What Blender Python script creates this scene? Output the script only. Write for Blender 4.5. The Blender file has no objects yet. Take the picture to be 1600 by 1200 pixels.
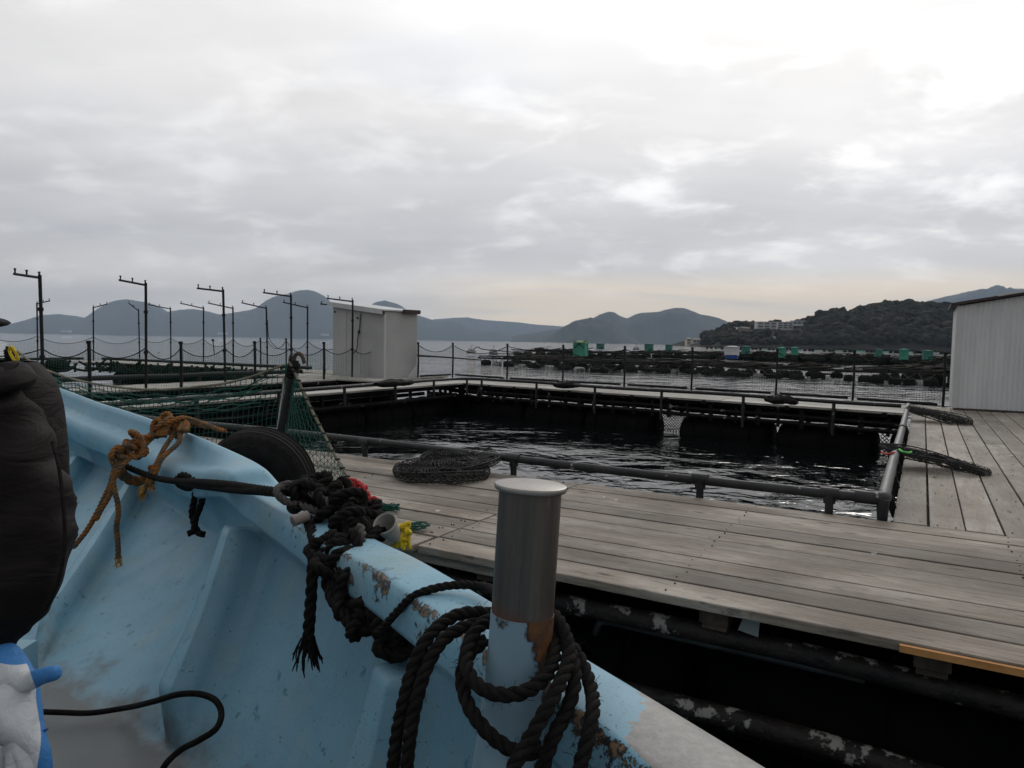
import bpy, bmesh, math, random
from mathutils import Vector, Matrix, noise as mnoise
R = math.radians
rnd = random.Random(7)
C = bpy.context.scene.collection
SC = bpy.context.scene

# ------------------------------------------------------------------ camera
F, HC = 1110.0, 1.95                       # focal length in photo pixels (1600 wide), eye height above the water
PIT, ROL = math.atan(66.5 / F), math.atan(.0165)
_f = Vector((0, math.cos(PIT), -math.sin(PIT)))
_u0 = Vector((0, math.sin(PIT), math.cos(PIT)))
_r = Vector((1, 0, 0)) * math.cos(ROL) + _u0 * math.sin(ROL)
_u = _u0 * math.cos(ROL) - Vector((1, 0, 0)) * math.sin(ROL)
cam = bpy.data.cameras.new('camera')
cam.sensor_width = 36; cam.lens = F / 1600 * 36; cam.clip_end = 40000; cam.clip_start = .05
co = bpy.data.objects.new('camera', cam); C.objects.link(co)
co.matrix_world = Matrix((( _r.x, _u.x, -_f.x, 0), (_r.y, _u.y, -_f.y, 0), (_r.z, _u.z, -_f.z, HC), (0, 0, 0, 1)))
SC.camera = co
SC.view_settings.view_transform = 'Standard'; SC.view_settings.look = 'None'
SC.view_settings.exposure = 0.0; SC.view_settings.gamma = 1
SC.cycles.max_bounces = 8; SC.cycles.volume_bounces = 0; SC.cycles.transparent_max_bounces = 8

# ------------------------------------------------------------------ node helper
class NT:
    def __init__(s, nt): s.nt = nt; s.L = nt.links
    def n(s, t, ins=None, **kw):
        nd = s.nt.nodes.new(t)
        for k, v in kw.items(): setattr(nd, k, v)
        for k, v in (ins or {}).items():
            sk = nd.inputs[k]
            if isinstance(v, bpy.types.NodeSocket): s.L.new(v, sk)
            else: sk.default_value = v
        return nd
    def math(s, op, a, b=0, c=0, clamp=False):
        nd = s.n('ShaderNodeMath', {0: a, 1: b, 2: c}, operation=op, use_clamp=clamp); return nd.outputs[0]
    def ramp(s, fac, stops, interp='LINEAR'):
        nd = s.n('ShaderNodeValToRGB', {0: fac}); cr = nd.color_ramp; cr.interpolation = interp
        while len(cr.elements) < len(stops): cr.elements.new(.5)
        for e, (p, c) in zip(cr.elements, stops):
            e.position = p
            e.color = (c, c, c, 1) if not hasattr(c, '__len__') else tuple(c)[:3] + (1,)
        return nd.outputs[0]
    def mix(s, fac, a, b, mode='MIX'):
        nd = s.n('ShaderNodeMix', data_type='RGBA', blend_type=mode, clamp_factor=True)
        for i, v in ((0, fac), (6, a), (7, b)):
            if isinstance(v, bpy.types.NodeSocket): s.L.new(v, nd.inputs[i])
            elif i == 0: nd.inputs[0].default_value = v
            else: nd.inputs[i].default_value = tuple(v)[:3] + (1,)
        return nd.outputs[2]
    def noise(s, vec, scale, detail=4, rough=.55, dist=0, **kw):
        ins = {'Scale': scale, 'Detail': detail, 'Roughness': rough, 'Distortion': dist}
        if vec is not None: ins['Vector'] = vec
        return s.n('ShaderNodeTexNoise', ins, **kw).outputs[0]
    def mapping(s, vec, sc=(1, 1, 1), loc=(0, 0, 0), rot=(0, 0, 0)):
        return s.n('ShaderNodeMapping', {'Vector': vec, 'Scale': sc, 'Location': loc, 'Rotation': rot}).outputs[0]

# ------------------------------------------------------------------ overcast sky
SUN_AZ, SUN_EL = R(24), R(30)               # azimuth to the right of +Y
w = bpy.data.worlds.new('World'); SC.world = w; w.use_nodes = True
t = NT(w.node_tree); w.node_tree.nodes.clear()
sky = t.n('ShaderNodeTexSky', sky_type='NISHITA', sun_disc=False, sun_elevation=SUN_EL, sun_rotation=SUN_AZ)
tc = t.n('ShaderNodeTexCoord').outputs['Generated']
sx = t.n('ShaderNodeSeparateXYZ', {0: tc})
z = sx.outputs[2]
zz = t.math('ADD', t.math('MAXIMUM', z, 0.0), .24)
plane = t.n('ShaderNodeCombineXYZ', {0: t.math('DIVIDE', sx.outputs[0], zz), 1: t.math('DIVIDE', sx.outputs[1], zz)}).outputs[0]
big = t.noise(plane, 1.25, 7, .52, .15)
bands = t.noise(t.mapping(plane, (.30, 1.7, 1), (3.1, 2.0, 0)), 1.9, 6, .5, .2)
puff = t.noise(t.mapping(plane, (1, 1.15, 1), (5.1, 2.6, 0)), 3.4, 10, .55, .25)
base = t.ramp(z, [(0, (.565, .535, .505)), (.035, (.60, .56, .515)), (.075, (.56, .53, .505)), (.12, (.455, .447, .452)),
                  (.19, (.465, .46, .465)), (.28, (.595, .583, .575)), (.40, (.70, .69, .678)), (1, (.71, .72, .73))])
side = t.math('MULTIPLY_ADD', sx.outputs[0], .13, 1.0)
side = t.math('MULTIPLY', side, t.ramp(t.math('MULTIPLY_ADD', sx.outputs[1], .5, .5), [(.0, .30), (.45, .54), (.78, 1.0), (1, 1.0)]))   # added dimming of the unseen sky behind the camera, deepening shade on facing sides
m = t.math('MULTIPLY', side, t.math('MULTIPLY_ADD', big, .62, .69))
m = t.math('MULTIPLY', m, t.math('MULTIPLY_ADD', bands, .42, .79))
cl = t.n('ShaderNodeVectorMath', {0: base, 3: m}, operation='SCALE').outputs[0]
sd = (math.sin(SUN_AZ) * math.cos(SUN_EL), math.cos(SUN_AZ) * math.cos(SUN_EL), math.sin(SUN_EL))
dt = t.n('ShaderNodeVectorMath', {0: tc, 1: sd}, operation='DOT_PRODUCT').outputs['Value']
glow = t.math('POWER', t.math('MAXIMUM', dt, 0), 14)
gap = t.ramp(puff, [(.47, 0), (.74, 1)], 'EASE')
cl = t.mix(t.math('MULTIPLY', gap, t.math('MULTIPLY_ADD', glow, .95, .22)), cl, (1.0, .99, .97))
cl = t.mix(t.math('MULTIPLY', glow, .10), cl, (.95, .94, .93))
# warm clear strip low over the far shore, in front and to the right
az = t.math('MULTIPLY', t.ramp(t.math('MULTIPLY_ADD', sx.outputs[0], .5, .5), [(.40, 0), (.52, 1), (.74, 1), (.9, .3)], 'EASE'), t.ramp(sx.outputs[1], [(.3, 0), (.6, 1)]))
strip = t.math('MULTIPLY', t.ramp(z, [(.010, .4), (.030, 1), (.062, .9), (.105, 0)], 'EASE'), az)
strip = t.math('MULTIPLY', strip, t.ramp(bands, [(.30, .35), (.50, 1)]))
cl = t.mix(t.math('MULTIPLY', strip, .9), cl, (.86, .70, .50))
# thin gaps where the blue shows, upper left
blue = t.math('MULTIPLY', t.ramp(t.noise(t.mapping(plane, (.8, 1.6, 1), (1.9, 5.2, 0)), 1.3, 5, .5), [(.50, 0), (.66, 1)]), t.math('MULTIPLY', t.ramp(z, [(.2, 0), (.35, 1)]), t.ramp(t.math('MULTIPLY_ADD', sx.outputs[0], .5, .5), [(.35, 1), (.55, .15)])))
cl10 = t.n('ShaderNodeVectorMath', {0: cl, 3: 16.0}, operation='SCALE').outputs[0]
skyc = t.mix(t.math('MULTIPLY', blue, .55), cl10, (7.2, 8.1, 9.4))
skyc = t.mix(.04, skyc, sky.outputs[0])
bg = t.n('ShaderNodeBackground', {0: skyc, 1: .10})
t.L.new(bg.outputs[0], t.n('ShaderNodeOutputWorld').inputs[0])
sl = bpy.data.lights.new('sun', 'SUN'); sl.energy = .6; sl.angle = R(14); sl.color = (1, .95, .88)
so = bpy.data.objects.new('sun', sl); C.objects.link(so)
so.rotation_euler = (R(90) - SUN_EL, 0, R(180) - SUN_AZ)

# ------------------------------------------------------------------ placing helpers
def _d(px, py): return _f + _r * ((px - 800) / F) + _u * ((600 - py) / F)
O = Vector((0, 0, HC))
def P(px, py, z=.8):                        # point of the level plane z seen at a photo pixel
    d = _d(px, py); return O + d * ((z - HC) / d.z)
def K(px, py, h): return P(px, py, HC - h)  # the same, h below eye height
def PY(px, py, Y):                          # point at distance Y
    d = _d(px, py); return O + d * (Y / d.y)
c30, s30 = math.cos(R(30)), .5
def W(b, a, z=.8): return Vector((b * c30 + a * s30, -b * s30 + a * c30, z))   # raft grid (b across, a away) to world
def BA(p): return (p.x * c30 - p.y * s30, p.x * s30 + p.y * c30)

def cr(pts, n=10, closed=False):            # centripetal Catmull-Rom
    p = [Vector(q) for q in pts]
    if closed: p = [p[-1]] + p + [p[0], p[1]]
    else: p = [p[0] * 2 - p[1]] + p + [p[-1] * 2 - p[-2]]
    out = []
    for i in range(1, len(p) - 2):
        a, b, c, d = p[i - 1], p[i], p[i + 1], p[i + 2]
        t1 = max((b - a).length, 1e-6) ** .5; t2 = t1 + max((c - b).length, 1e-6) ** .5; t3 = t2 + max((d - c).length, 1e-6) ** .5
        for k in range(n):
            x = t1 + (t2 - t1) * k / n
            A1 = a * ((t1 - x) / t1) + b * (x / t1)
            A2 = b * ((t2 - x) / (t2 - t1)) + c * ((x - t1) / (t2 - t1))
            A3 = c * ((t3 - x) / (t3 - t2)) + d * ((x - t2) / (t3 - t2))
            B1 = A1 * ((t2 - x) / t2) + A2 * (x / t2)
            B2 = A2 * ((t3 - x) / (t3 - t1)) + A3 * ((x - t1) / (t3 - t1))
            out.append(B1 * ((t2 - x) / (t2 - t1)) + B2 * ((x - t1) / (t2 - t1)))
    if not closed: out.append(p[-2].copy())
    return out
def resample(pts, step):
    L = [0]
    for a, b in zip(pts, pts[1:]): L.append(L[-1] + (b - a).length)
    n = max(2, int(L[-1] / step) + 1); out = []; j = 0
    for i in range(n):
        s = L[-1] * i / (n - 1)
        while j < len(L) - 2 and L[j + 1] < s: j += 1
        k = (s - L[j]) / max(L[j + 1] - L[j], 1e-9)
        out.append(pts[j].lerp(pts[j + 1], k))
    return out

class MB:
    def __init__(s): s.v, s.f, s.m, s.att, s.mi = [], [], [], {}, 0
    def add(s, vs, fs):
        o = len(s.v); s.v += [tuple(x) for x in vs]
        s.f += [tuple(i + o for i in f) for f in fs]; s.m += [s.mi] * len(fs); return s
    def box(s, c, d, mat=None):
        x, y, z = d[0] / 2, d[1] / 2, d[2] / 2
        vs = [Vector((i, j, k)) for i in (-x, x) for j in (-y, y) for k in (-z, z)]
        if mat is not None: vs = [mat @ q for q in vs]
        c = Vector(c)
        return s.add([q + c for q in vs], [(0, 1, 3, 2), (4, 6, 7, 5), (0, 4, 5, 1), (2, 3, 7, 6), (0, 2, 6, 4), (1, 5, 7, 3)])
    def bar(s, p, q, wd, h, up=(0, 0, 1)):
        p, q = Vector(p), Vector(q); a = (q - p); L = a.length; a.normalize()
        sd = a.cross(Vector(up))
        if sd.length < 1e-4: sd = a.cross(Vector((1, 0, 0)))
        sd.normalize(); uu = sd.cross(a)
        return s.box((p + q) / 2, (L, wd, h), Matrix((a, sd, uu)).transposed())
    def tube(s, pts, r, n=6, cap=True, closed=False):
        pts = [Vector(p) for p in pts]; N = len(pts)
        if N < 2: return s
        rr = r if hasattr(r, '__len__') else [r] * N
        T = []
        for i in range(N):
            a = pts[i - 1] if (i > 0 or closed) else pts[0]; b = pts[(i + 1) % N] if (i < N - 1 or closed) else pts[-1]
            q = b - a; T.append(q.normalized() if q.length > 1e-9 else Vector((0, 0, 1)))
        nn = T[0].orthogonal().normalized(); vs = []
        for i in range(N):
            nn = nn - T[i] * nn.dot(T[i])
            nn = nn.normalized() if nn.length > 1e-6 else T[i].orthogonal().normalized()
            bb = T[i].cross(nn)
            for k in range(n):
                an = 2 * math.pi * k / n; vs.append(pts[i] + (nn * math.cos(an) + bb * math.sin(an)) * rr[i])
        fs = []
        for i in range(N if closed else N - 1):
            j = (i + 1) % N
            for k in range(n): l = (k + 1) % n; fs.append((i * n + k, i * n + l, j * n + l, j * n + k))
        if cap and not closed: fs += [tuple(range(n))[::-1], tuple(range((N - 1) * n, N * n))]
        return s.add(vs, fs)
    def rope(s, pts, rad, pitch=5.2, n=6, step=.5, strands=3, jit=0):
        pts = resample([Vector(p) for p in pts], rad * step); N = len(pts)
        nn = None; fr = []
        for i in range(N):
            T = (pts[min(i + 1, N - 1)] - pts[max(i - 1, 0)]); T = T.normalized() if T.length > 1e-9 else Vector((0, 0, 1))
            if nn is None: nn = T.orthogonal()
            nn = nn - T * nn.dot(T); nn = nn.normalized() if nn.length > 1e-6 else T.orthogonal().normalized()
            fr.append((nn.copy(), T.cross(nn)))
        for k in range(strands):
            cs = []; ln = 0
            for i in range(N):
                if i: ln += (pts[i] - pts[i - 1]).length
                an = 2 * math.pi * (k / strands + ln / (pitch * rad))
                cs.append(pts[i] + (fr[i][0] * math.cos(an) + fr[i][1] * math.sin(an)) * rad * .5)
            s.tube(cs, rad * .56, n)
        return s
    def cyl(s, p, q, r, n=16, r2=None):
        return s.tube([p, q], [r, r if r2 is None else r2], n)
    def lathe(s, c, prof, n=24, axis=None):
        vs = []; M = axis or Matrix.Identity(3); c = Vector(c)
        for r, z in prof:
            for k in range(n): an = 2 * math.pi * k / n; vs.append(c + M @ Vector((r * math.cos(an), r * math.sin(an), z)))
        fs = [(i * n + k, i * n + (k + 1) % n, (i + 1) * n + (k + 1) % n, (i + 1) * n + k) for i in range(len(prof) - 1) for k in range(n)]
        fs += [tuple(range(n))[::-1], tuple(range((len(prof) - 1) * n, len(prof) * n))]
        return s.add(vs, fs)
    def grid(s, rows, closed=False):
        nr, nc = len(rows), len(rows[0])
        vs = [q for r in rows for q in r]; fs = []
        for i in range(nr - 1):
            for j in range(nc if closed else nc - 1):
                k = (j + 1) % nc; fs.append((i * nc + j, i * nc + k, (i + 1) * nc + k, (i + 1) * nc + j))
        return s.add(vs, fs)
    def blob(s, c, r, sub=2, amp=.2, fr=1.5, seed=0):
        bm = bmesh.new(); bmesh.ops.create_icosphere(bm, subdivisions=sub, radius=1)
        r = Vector(r) if hasattr(r, '__len__') else Vector((r, r, r)); c = Vector(c); vs = []
        for q in bm.verts:
            k = 1 + amp * mnoise.noise(q.co * fr + Vector((seed * 3.1, seed * 1.7, seed)))
            vs.append(c + Vector((q.co.x * r.x, q.co.y * r.y, q.co.z * r.z)) * k)
        fs = [tuple(q.index for q in f.verts) for f in bm.faces]; bm.free()
        return s.add(vs, fs)
    def build(s, name, mat, parent=None, smooth=False, auto=None):
        me = bpy.data.meshes.new(name); me.from_pydata(s.v, [], s.f)
        for q in (mat if isinstance(mat, (list, tuple)) else [mat]): me.materials.append(q)
        if any(s.m): me.polygons.foreach_set('material_index', s.m)
        bm = bmesh.new(); bm.from_mesh(me); bmesh.ops.recalc_face_normals(bm, faces=bm.faces)
        bm.to_mesh(me); bm.free()
        if smooth: me.polygons.foreach_set('use_smooth', [True] * len(me.polygons))
        for k, vals in s.att.items():
            a = me.attributes.new(k, 'FLOAT', 'POINT'); a.data.foreach_set('value', vals)
        if auto: me.set_sharp_from_angle(angle=R(auto))
        me.update()
        o = bpy.data.objects.new(name, me); C.objects.link(o)
        if parent is not None: o.parent = parent
        return o
def tag(o, label=None, cat=None, group=None, kind=None):
    for k, v in (('label', label), ('category', cat), ('group', group), ('kind', kind)):
        if v: o[k] = v
    return o
def empty(name, loc=(0, 0, 0), rz=0, label=None, cat=None, group=None):
    o = bpy.data.objects.new(name, None); C.objects.link(o); o.location = loc; o.rotation_euler = (0, 0, rz)
    o.empty_display_size = .1
    return tag(o, label, cat, group)

# ------------------------------------------------------------------ materials
def mat(name, fn):
    m = bpy.data.materials.new(name); m.use_nodes = True; m.node_tree.nodes.clear()
    t = NT(m.node_tree); p = t.n('ShaderNodeBsdfPrincipled'); o = t.n('ShaderNodeOutputMaterial'); t.L.new(p.outputs[0], o.inputs[0])
    t.p = p; t.obj = t.n('ShaderNodeTexCoord').outputs['Object']; fn(t); return m
def setp(t, **kw):
    nm = {'col': 'Base Color', 'rough': 'Roughness', 'metal': 'Metallic', 'nor': 'Normal', 'spec': 'Specular IOR Level', 'alpha': 'Alpha', 'ior': 'IOR', 'sheen': 'Sheen Weight'}
    for k, v in kw.items():
        s = t.p.inputs[nm[k]]
        if isinstance(v, bpy.types.NodeSocket): t.L.new(v, s)
        elif k == 'col': s.default_value = tuple(v)[:3] + (1,)
        else: s.default_value = v
def bump(t, h, dist=.01, st=1.0): return t.n('ShaderNodeBump', {'Height': h, 'Distance': dist, 'Strength': st}).outputs[0]
def simple(name, c1, c2, scale=8, rough=.7, metal=0, bscale=40, bd=.003, stretch=(1, 1, 1), spec=.4, spots=None):
    def fn(t):
        v = t.mapping(t.obj, stretch)
        n1 = t.noise(v, scale, 6, .6); col = t.mix(t.ramp(n1, [(.35, 0), (.65, 1)]), c1, c2)
        if spots:
            col = t.mix(t.ramp(t.noise(t.obj, spots[1], 5, .65), [(spots[2], 0), (spots[2] + .04, 1)]), col, spots[0])
        n2 = t.noise(v, bscale, 4, .6)
        setp(t, col=col, rough=t.math('MULTIPLY_ADD', n1, .3, rough - .15), metal=metal, spec=spec, nor=bump(t, n2, bd))
    return mat(name, fn)
def wood(name, along, cols, droppings=True):
    def fn(t):
        isl = t.n('ShaderNodeNewGeometry').outputs['Random Per Island']
        off = t.n('ShaderNodeCombineXYZ', {0: t.math('MULTIPLY', isl, 37.0), 1: t.math('MULTIPLY', isl, 11.0)}).outputs[0]
        v = t.n('ShaderNodeVectorMath', {0: t.obj, 1: off}, operation='ADD').outputs[0]
        sc = (1.3, 26, 26) if along == 'x' else (26, 1.3, 26)
        s2 = (5, 60, 60) if along == 'x' else (60, 5, 60)
        s3 = (1.2, 5, 5) if along == 'x' else (5, 1.2, 5)
        g1 = t.noise(t.mapping(v, sc), 1.6, 8, .62, .6); g2 = t.noise(t.mapping(v, s2), 1.5, 4, .6)
        blot = t.noise(t.mapping(v, s3), 1.0, 6, .65); dirt = t.noise(t.obj, 1.1, 5, .6)
        col = t.mix(t.ramp(g1, [(.3, 0), (.7, 1)]), cols[0], cols[1])
        col = t.mix(t.math('MULTIPLY', t.ramp(blot, [(.44, 0), (.62, 1)]), .75), col, cols[2])
        col = t.mix(t.math('MULTIPLY', t.ramp(dirt, [(.44, 0), (.60, 1)]), .6), col, cols[3])
        k = t.n('ShaderNodeVectorMath', {0: col, 3: t.math('MULTIPLY_ADD', isl, .60, .70)}, operation='SCALE').outputs[0]
        kn = t.n('ShaderNodeTexVoronoi', {'Vector': t.mapping(v, (2.2, 7, 7) if along == 'x' else (7, 2.2, 7)), 'Scale': 1.0, 'Randomness': 1.0}).outputs['Distance']
        k = t.mix(t.math('MULTIPLY', t.ramp(kn, [(.05, 1), (.14, 0)]), .85), k, (.03, .024, .02))
        fine = t.ramp(t.noise(t.mapping(v, s3), 6, 6, .7), [(.57, 0), (.64, 1)])
        k = t.mix(t.math('MULTIPLY', fine, .6), k, (.06, .055, .05))
        if droppings:
            vo = t.n('ShaderNodeTexVoronoi', {'Vector': t.mapping(t.obj, (1.5, 1.5, .2)), 'Scale': 1.5, 'Randomness': 1.0})
            wob = t.math('MULTIPLY_ADD', t.noise(t.obj, 45, 3, .7), .09, -.045)
            dd = t.math('ADD', vo.outputs['Distance'], wob)
            on = t.math('MULTIPLY', t.math('LESS_THAN', dd, t.math('MULTIPLY', t.n('ShaderNodeSeparateColor', {0: vo.outputs['Color']}).outputs[0], .055)), .8)
            k = t.mix(on, k, (.55, .54, .51))
        setp(t, col=k, rough=t.math('MULTIPLY_ADD', g1, .25, .58), spec=.35,
             nor=bump(t, t.math('ADD', t.math('MULTIPLY', g2, .6), t.math('MULTIPLY', g1, 1.0)), .006, .9))
    return mat(name, fn)
M_DECK = wood('weathered_plank', 'x', [(.125, .100, .077), (.245, .208, .168), (.335, .303, .26), (.088, .068, .050)])
M_DECKY = wood('weathered_plank_pale', 'y', [(.15, .126, .102), (.27, .235, .197), (.34, .31, .272), (.14, .114, .09)])
M_WALK = wood('bleached_plank', 'x', [(.26, .245, .215), (.38, .36, .325), (.42, .41, .38), (.2, .18, .155)])
M_WALKY = wood('bleached_plank_along', 'y', [(.26, .245, .215), (.38, .36, .325), (.42, .41, .38), (.2, .18, .155)])
M_RAWEDGE = simple('fresh_split_wood', (.40, .17, .05), (.55, .28, .10), 6, .7)
M_PIPE = simple('grey_hdpe_pipe', (.014, .0145, .0155), (.034, .034, .035), 6, .5, 0, 60, .002, spec=.3, spots=((.36, .35, .33), 8, .645))
M_PIPEL = simple('worn_grey_pipe', (.05, .052, .054), (.09, .09, .09), 6, .5, 0, 60, .002)
M_IRON = simple('black_frame_pipe', (.005, .005, .005), (.014, .012, .011), 7, .65, 0, 40, .004, spec=.18, spots=((.30, .29, .27), 5.2, .635))
M_FPIPE = simple('barnacled_pipe', (.010, .009, .009), (.03, .022, .018), 7, .6, 0, 14, .025, spec=.3, spots=((.30, .28, .25), 6.5, .585))
M_RUST = simple('rusty_bracket', (.05, .036, .028), (.11, .08, .06), 12, .85, spec=.15)
M_FLOAT = simple('black_plastic_float', (.0035, .0035, .0035), (.008, .0075, .007), 4, .75, 0, 30, .004, spec=.06)
M_WFLOAT = simple('white_foam_float', (.22, .225, .22), (.36, .36, .35), 3, .75, spots=((.06, .065, .05), 2.2, .55))
M_POST = simple('dark_post', (.009, .009, .011), (.02, .02, .022), 9, .6, spec=.2)
M_ROPEB = simple('black_rope', (.0065, .006, .0058), (.017, .0148, .0135), 60, .9, 0, 320, .002, spec=.12)
M_ROPEG = simple('grey_rope', (.05, .046, .044), (.105, .098, .094), 50, .9, 0, 320, .002, spec=.2)
M_ROPEY = simple('orange_rope', (.27, .085, .018), (.20, .115, .045), 14, .85, 0, 400, .002, spec=.15, spots=((.11, .08, .052), 20, .5))
M_FRAY = simple('frayed_fibre', (.42, .21, .035), (.32, .15, .03), 40, .9)
M_ROPEW = simple('net_edge_rope', (.24, .22, .16), (.14, .125, .09), 20, .9)
M_NETG = simple('green_net_twine', (.008, .06, .042), (.015, .10, .07), 30, .7)
M_NETD = simple('dark_net_twine', (.010, .014, .013), (.018, .03, .026), 30, .8)
M_NETB = simple('black_net_twine', (.006, .006, .006), (.02, .019, .018), 20, .75)
M_WIRE = simple('grey_hoop', (.05, .05, .05), (.13, .13, .125), 10, .55)
M_RED = simple('red_rope', (.42, .03, .03), (.55, .07, .06), 40, .8)
M_YEL = simple('yellow_net_bag', (.60, .42, .015), (.72, .52, .03), 30, .8, 0, 120, .004)
M_CUP = simple('grey_pvc', (.25, .24, .215), (.33, .32, .29), 10, .6)
M_TYRE = simple('tyre_rubber', (.006, .006, .006), (.014, .013, .012), 14, .85, 0, 60, .003, spec=.15)
M_WHITE = simple('white_panel', (.35, .352, .345), (.42, .42, .412), 1.2, .6, 0, 20, .001)
M_TRIM = simple('white_roof_sheet', (.48, .485, .49), (.56, .565, .57), 2, .5)
M_CORR = simple('corrugated_sheet', (.55, .56, .57), (.64, .65, .655), .8, .55, 0, 20, .001, (6, 6, .7))
M_BROWN = simple('brown_roof', (.035, .022, .018), (.06, .04, .034), 6, .6)
M_GREEN = simple('green_tarp', (.05, .27, .19), (.09, .36, .26), 1.5, .7, spots=((.03, .19, .13), 2.5, .6))
M_GREEN2 = simple('dull_green_tarp', (.05, .19, .15), (.10, .27, .215), 1.2, .8, spots=((.03, .11, .085), 1.8, .52))
M_LIME = simple('pale_green_cover', (.26, .40, .20), (.35, .50, .30), 3, .7)
M_BLUE = simple('blue_plastic', (.02, .06, .28), (.03, .09, .36), 3, .6)
M_WBOX = simple('white_tub', (.60, .61, .63), (.72, .72, .73), 2, .6)
M_RAFT = simple('tarred_raft_timber', (.009, .0105, .009), (.034, .031, .026), 1.5, .9, spec=.1)
M_RAFTB = simple('brown_net_pile', (.012, .011, .0095), (.036, .031, .025), 2, .95, spec=.08)
M_SOCK = simple('mossy_float_net', (.006, .010, .0075), (.016, .021, .016), 1.5, .95, spec=.08)
M_CONC = simple('far_plaster', (.50, .50, .50), (.60, .60, .59), .05, .8)
M_CREAM = simple('cream_plaster', (.60, .53, .40), (.68, .61, .48), .05, .8)
M_FROOF = simple('far_roof', (.16, .155, .15), (.26, .25, .24), .1, .8)
M_GLASS = simple('dark_window', (.05, .055, .06), (.09, .09, .1), .3, .3)

def paint_fn(t):
    n1 = t.noise(t.obj, 2.2, 6, .6); n2 = t.noise(t.obj, 9, 5, .6); n3 = t.noise(t.obj, 60, 4, .6)
    wear = t.n('ShaderNodeAttribute', attribute_name='wear').outputs['Fac']
    bare = t.n('ShaderNodeAttribute', attribute_name='bare').outputs['Fac']
    grime = t.n('ShaderNodeAttribute', attribute_name='grime').outputs['Fac']
    col = t.mix(t.ramp(n1, [(.35, 0), (.65, 1)]), (.148, .30, .395), (.195, .372, .475))
    col = t.mix(t.math('MULTIPLY', t.ramp(n2, [(.5, 0), (.7, 1)]), .35), col, (.125, .27, .355))
    # greenish stains and scuffs down the side
    st = t.noise(t.mapping(t.obj, (1, 1, .5)), 3.4, 7, .66)
    col = t.mix(t.math('MULTIPLY', t.ramp(st, [(.50, 0), (.66, 1)]), .50), col, (.25, .33, .31))
    bl = t.noise(t.obj, 15, 6, .7)
    scr = t.noise(t.mapping(t.obj, (3, 3, 46), rot=(.5, .4, 0)), 3.0, 4, .6)
    col = t.mix(t.math('MULTIPLY', t.ramp(scr, [(.66, 0), (.72, 1)]), .4), col, (.075, .15, .19))
    col = t.mix(t.math('MULTIPLY', t.ramp(bl, [(.63, 0), (.66, 1)]), .75), col, (.045, .15, .19))
    sp = t.n('ShaderNodeTexVoronoi', {'Vector': t.obj, 'Scale': 24.0}).outputs['Distance']
    col = t.mix(t.math('MULTIPLY', t.math('LESS_THAN', t.math('ADD', sp, t.math('MULTIPLY', n2, .12)), .125), .8), col, (.05, .09, .11))
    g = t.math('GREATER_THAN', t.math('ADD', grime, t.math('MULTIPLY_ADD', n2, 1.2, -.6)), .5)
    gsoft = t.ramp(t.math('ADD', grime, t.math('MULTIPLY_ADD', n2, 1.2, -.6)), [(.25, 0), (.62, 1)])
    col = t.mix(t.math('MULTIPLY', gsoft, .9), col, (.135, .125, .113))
    # flaking along the gunwale corner
    nz = t.noise(t.obj, 34, 8, .66, .4); nb = t.noise(t.obj, 6.5, 3, .5)
    th = t.math('ADD', t.math('MULTIPLY', nz, .8), t.math('MULTIPLY', nb, .45))
    edge = t.math('ADD', th, t.math('MULTIPLY', wear, .42))
    teal = t.ramp(edge, [(.90, 0), (.91, 1)])
    chip = t.ramp(edge, [(.955, 0), (.961, 1)]); dark = t.ramp(edge, [(.93, 0), (.935, 1)])
    col = t.mix(t.math('MULTIPLY', teal, .6), col, (.08, .19, .25))
    col = t.mix(dark, col, (.03, .028, .026))
    col = t.mix(chip, col, t.mix(n3, (.13, .075, .035), (.24, .165, .10)))
    spk = t.math('ADD', t.math('MULTIPLY', t.noise(t.obj, 85, 4, .7), .8), t.math('MULTIPLY_ADD', nb, .5, t.math('MULTIPLY', wear, .25)))
    col = t.mix(t.ramp(spk, [(.87, 0), (.89, 1)]), col, (.025, .024, .022))
    bz = t.ramp(t.math('ADD', bare, t.math('MULTIPLY_ADD', nz, .5, -.25)), [(.48, 0), (.5, 1)])
    col = t.mix(bz, col, t.mix(t.ramp(t.noise(t.obj, 70, 5, .7), [(.3, 0), (.7, 1)]), (.20, .192, .18), (.30, .29, .275)))
    fl = t.ramp(t.noise(t.obj, 130, 3, .7), [(.60, 0), (.66, 1)])
    col = t.mix(t.math('MULTIPLY', fl, .35), col, (.06, .11, .15))
    hb = t.math('SUBTRACT', t.math('MULTIPLY', n3, .25), t.math('MULTIPLY', chip, 1.0))
    setp(t, col=col, rough=t.math('MULTIPLY_ADD', n2, .3, .36), spec=.45, nor=bump(t, hb, .0035, .8))
M_BOAT = mat('pale_blue_gelcoat', paint_fn)
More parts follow.
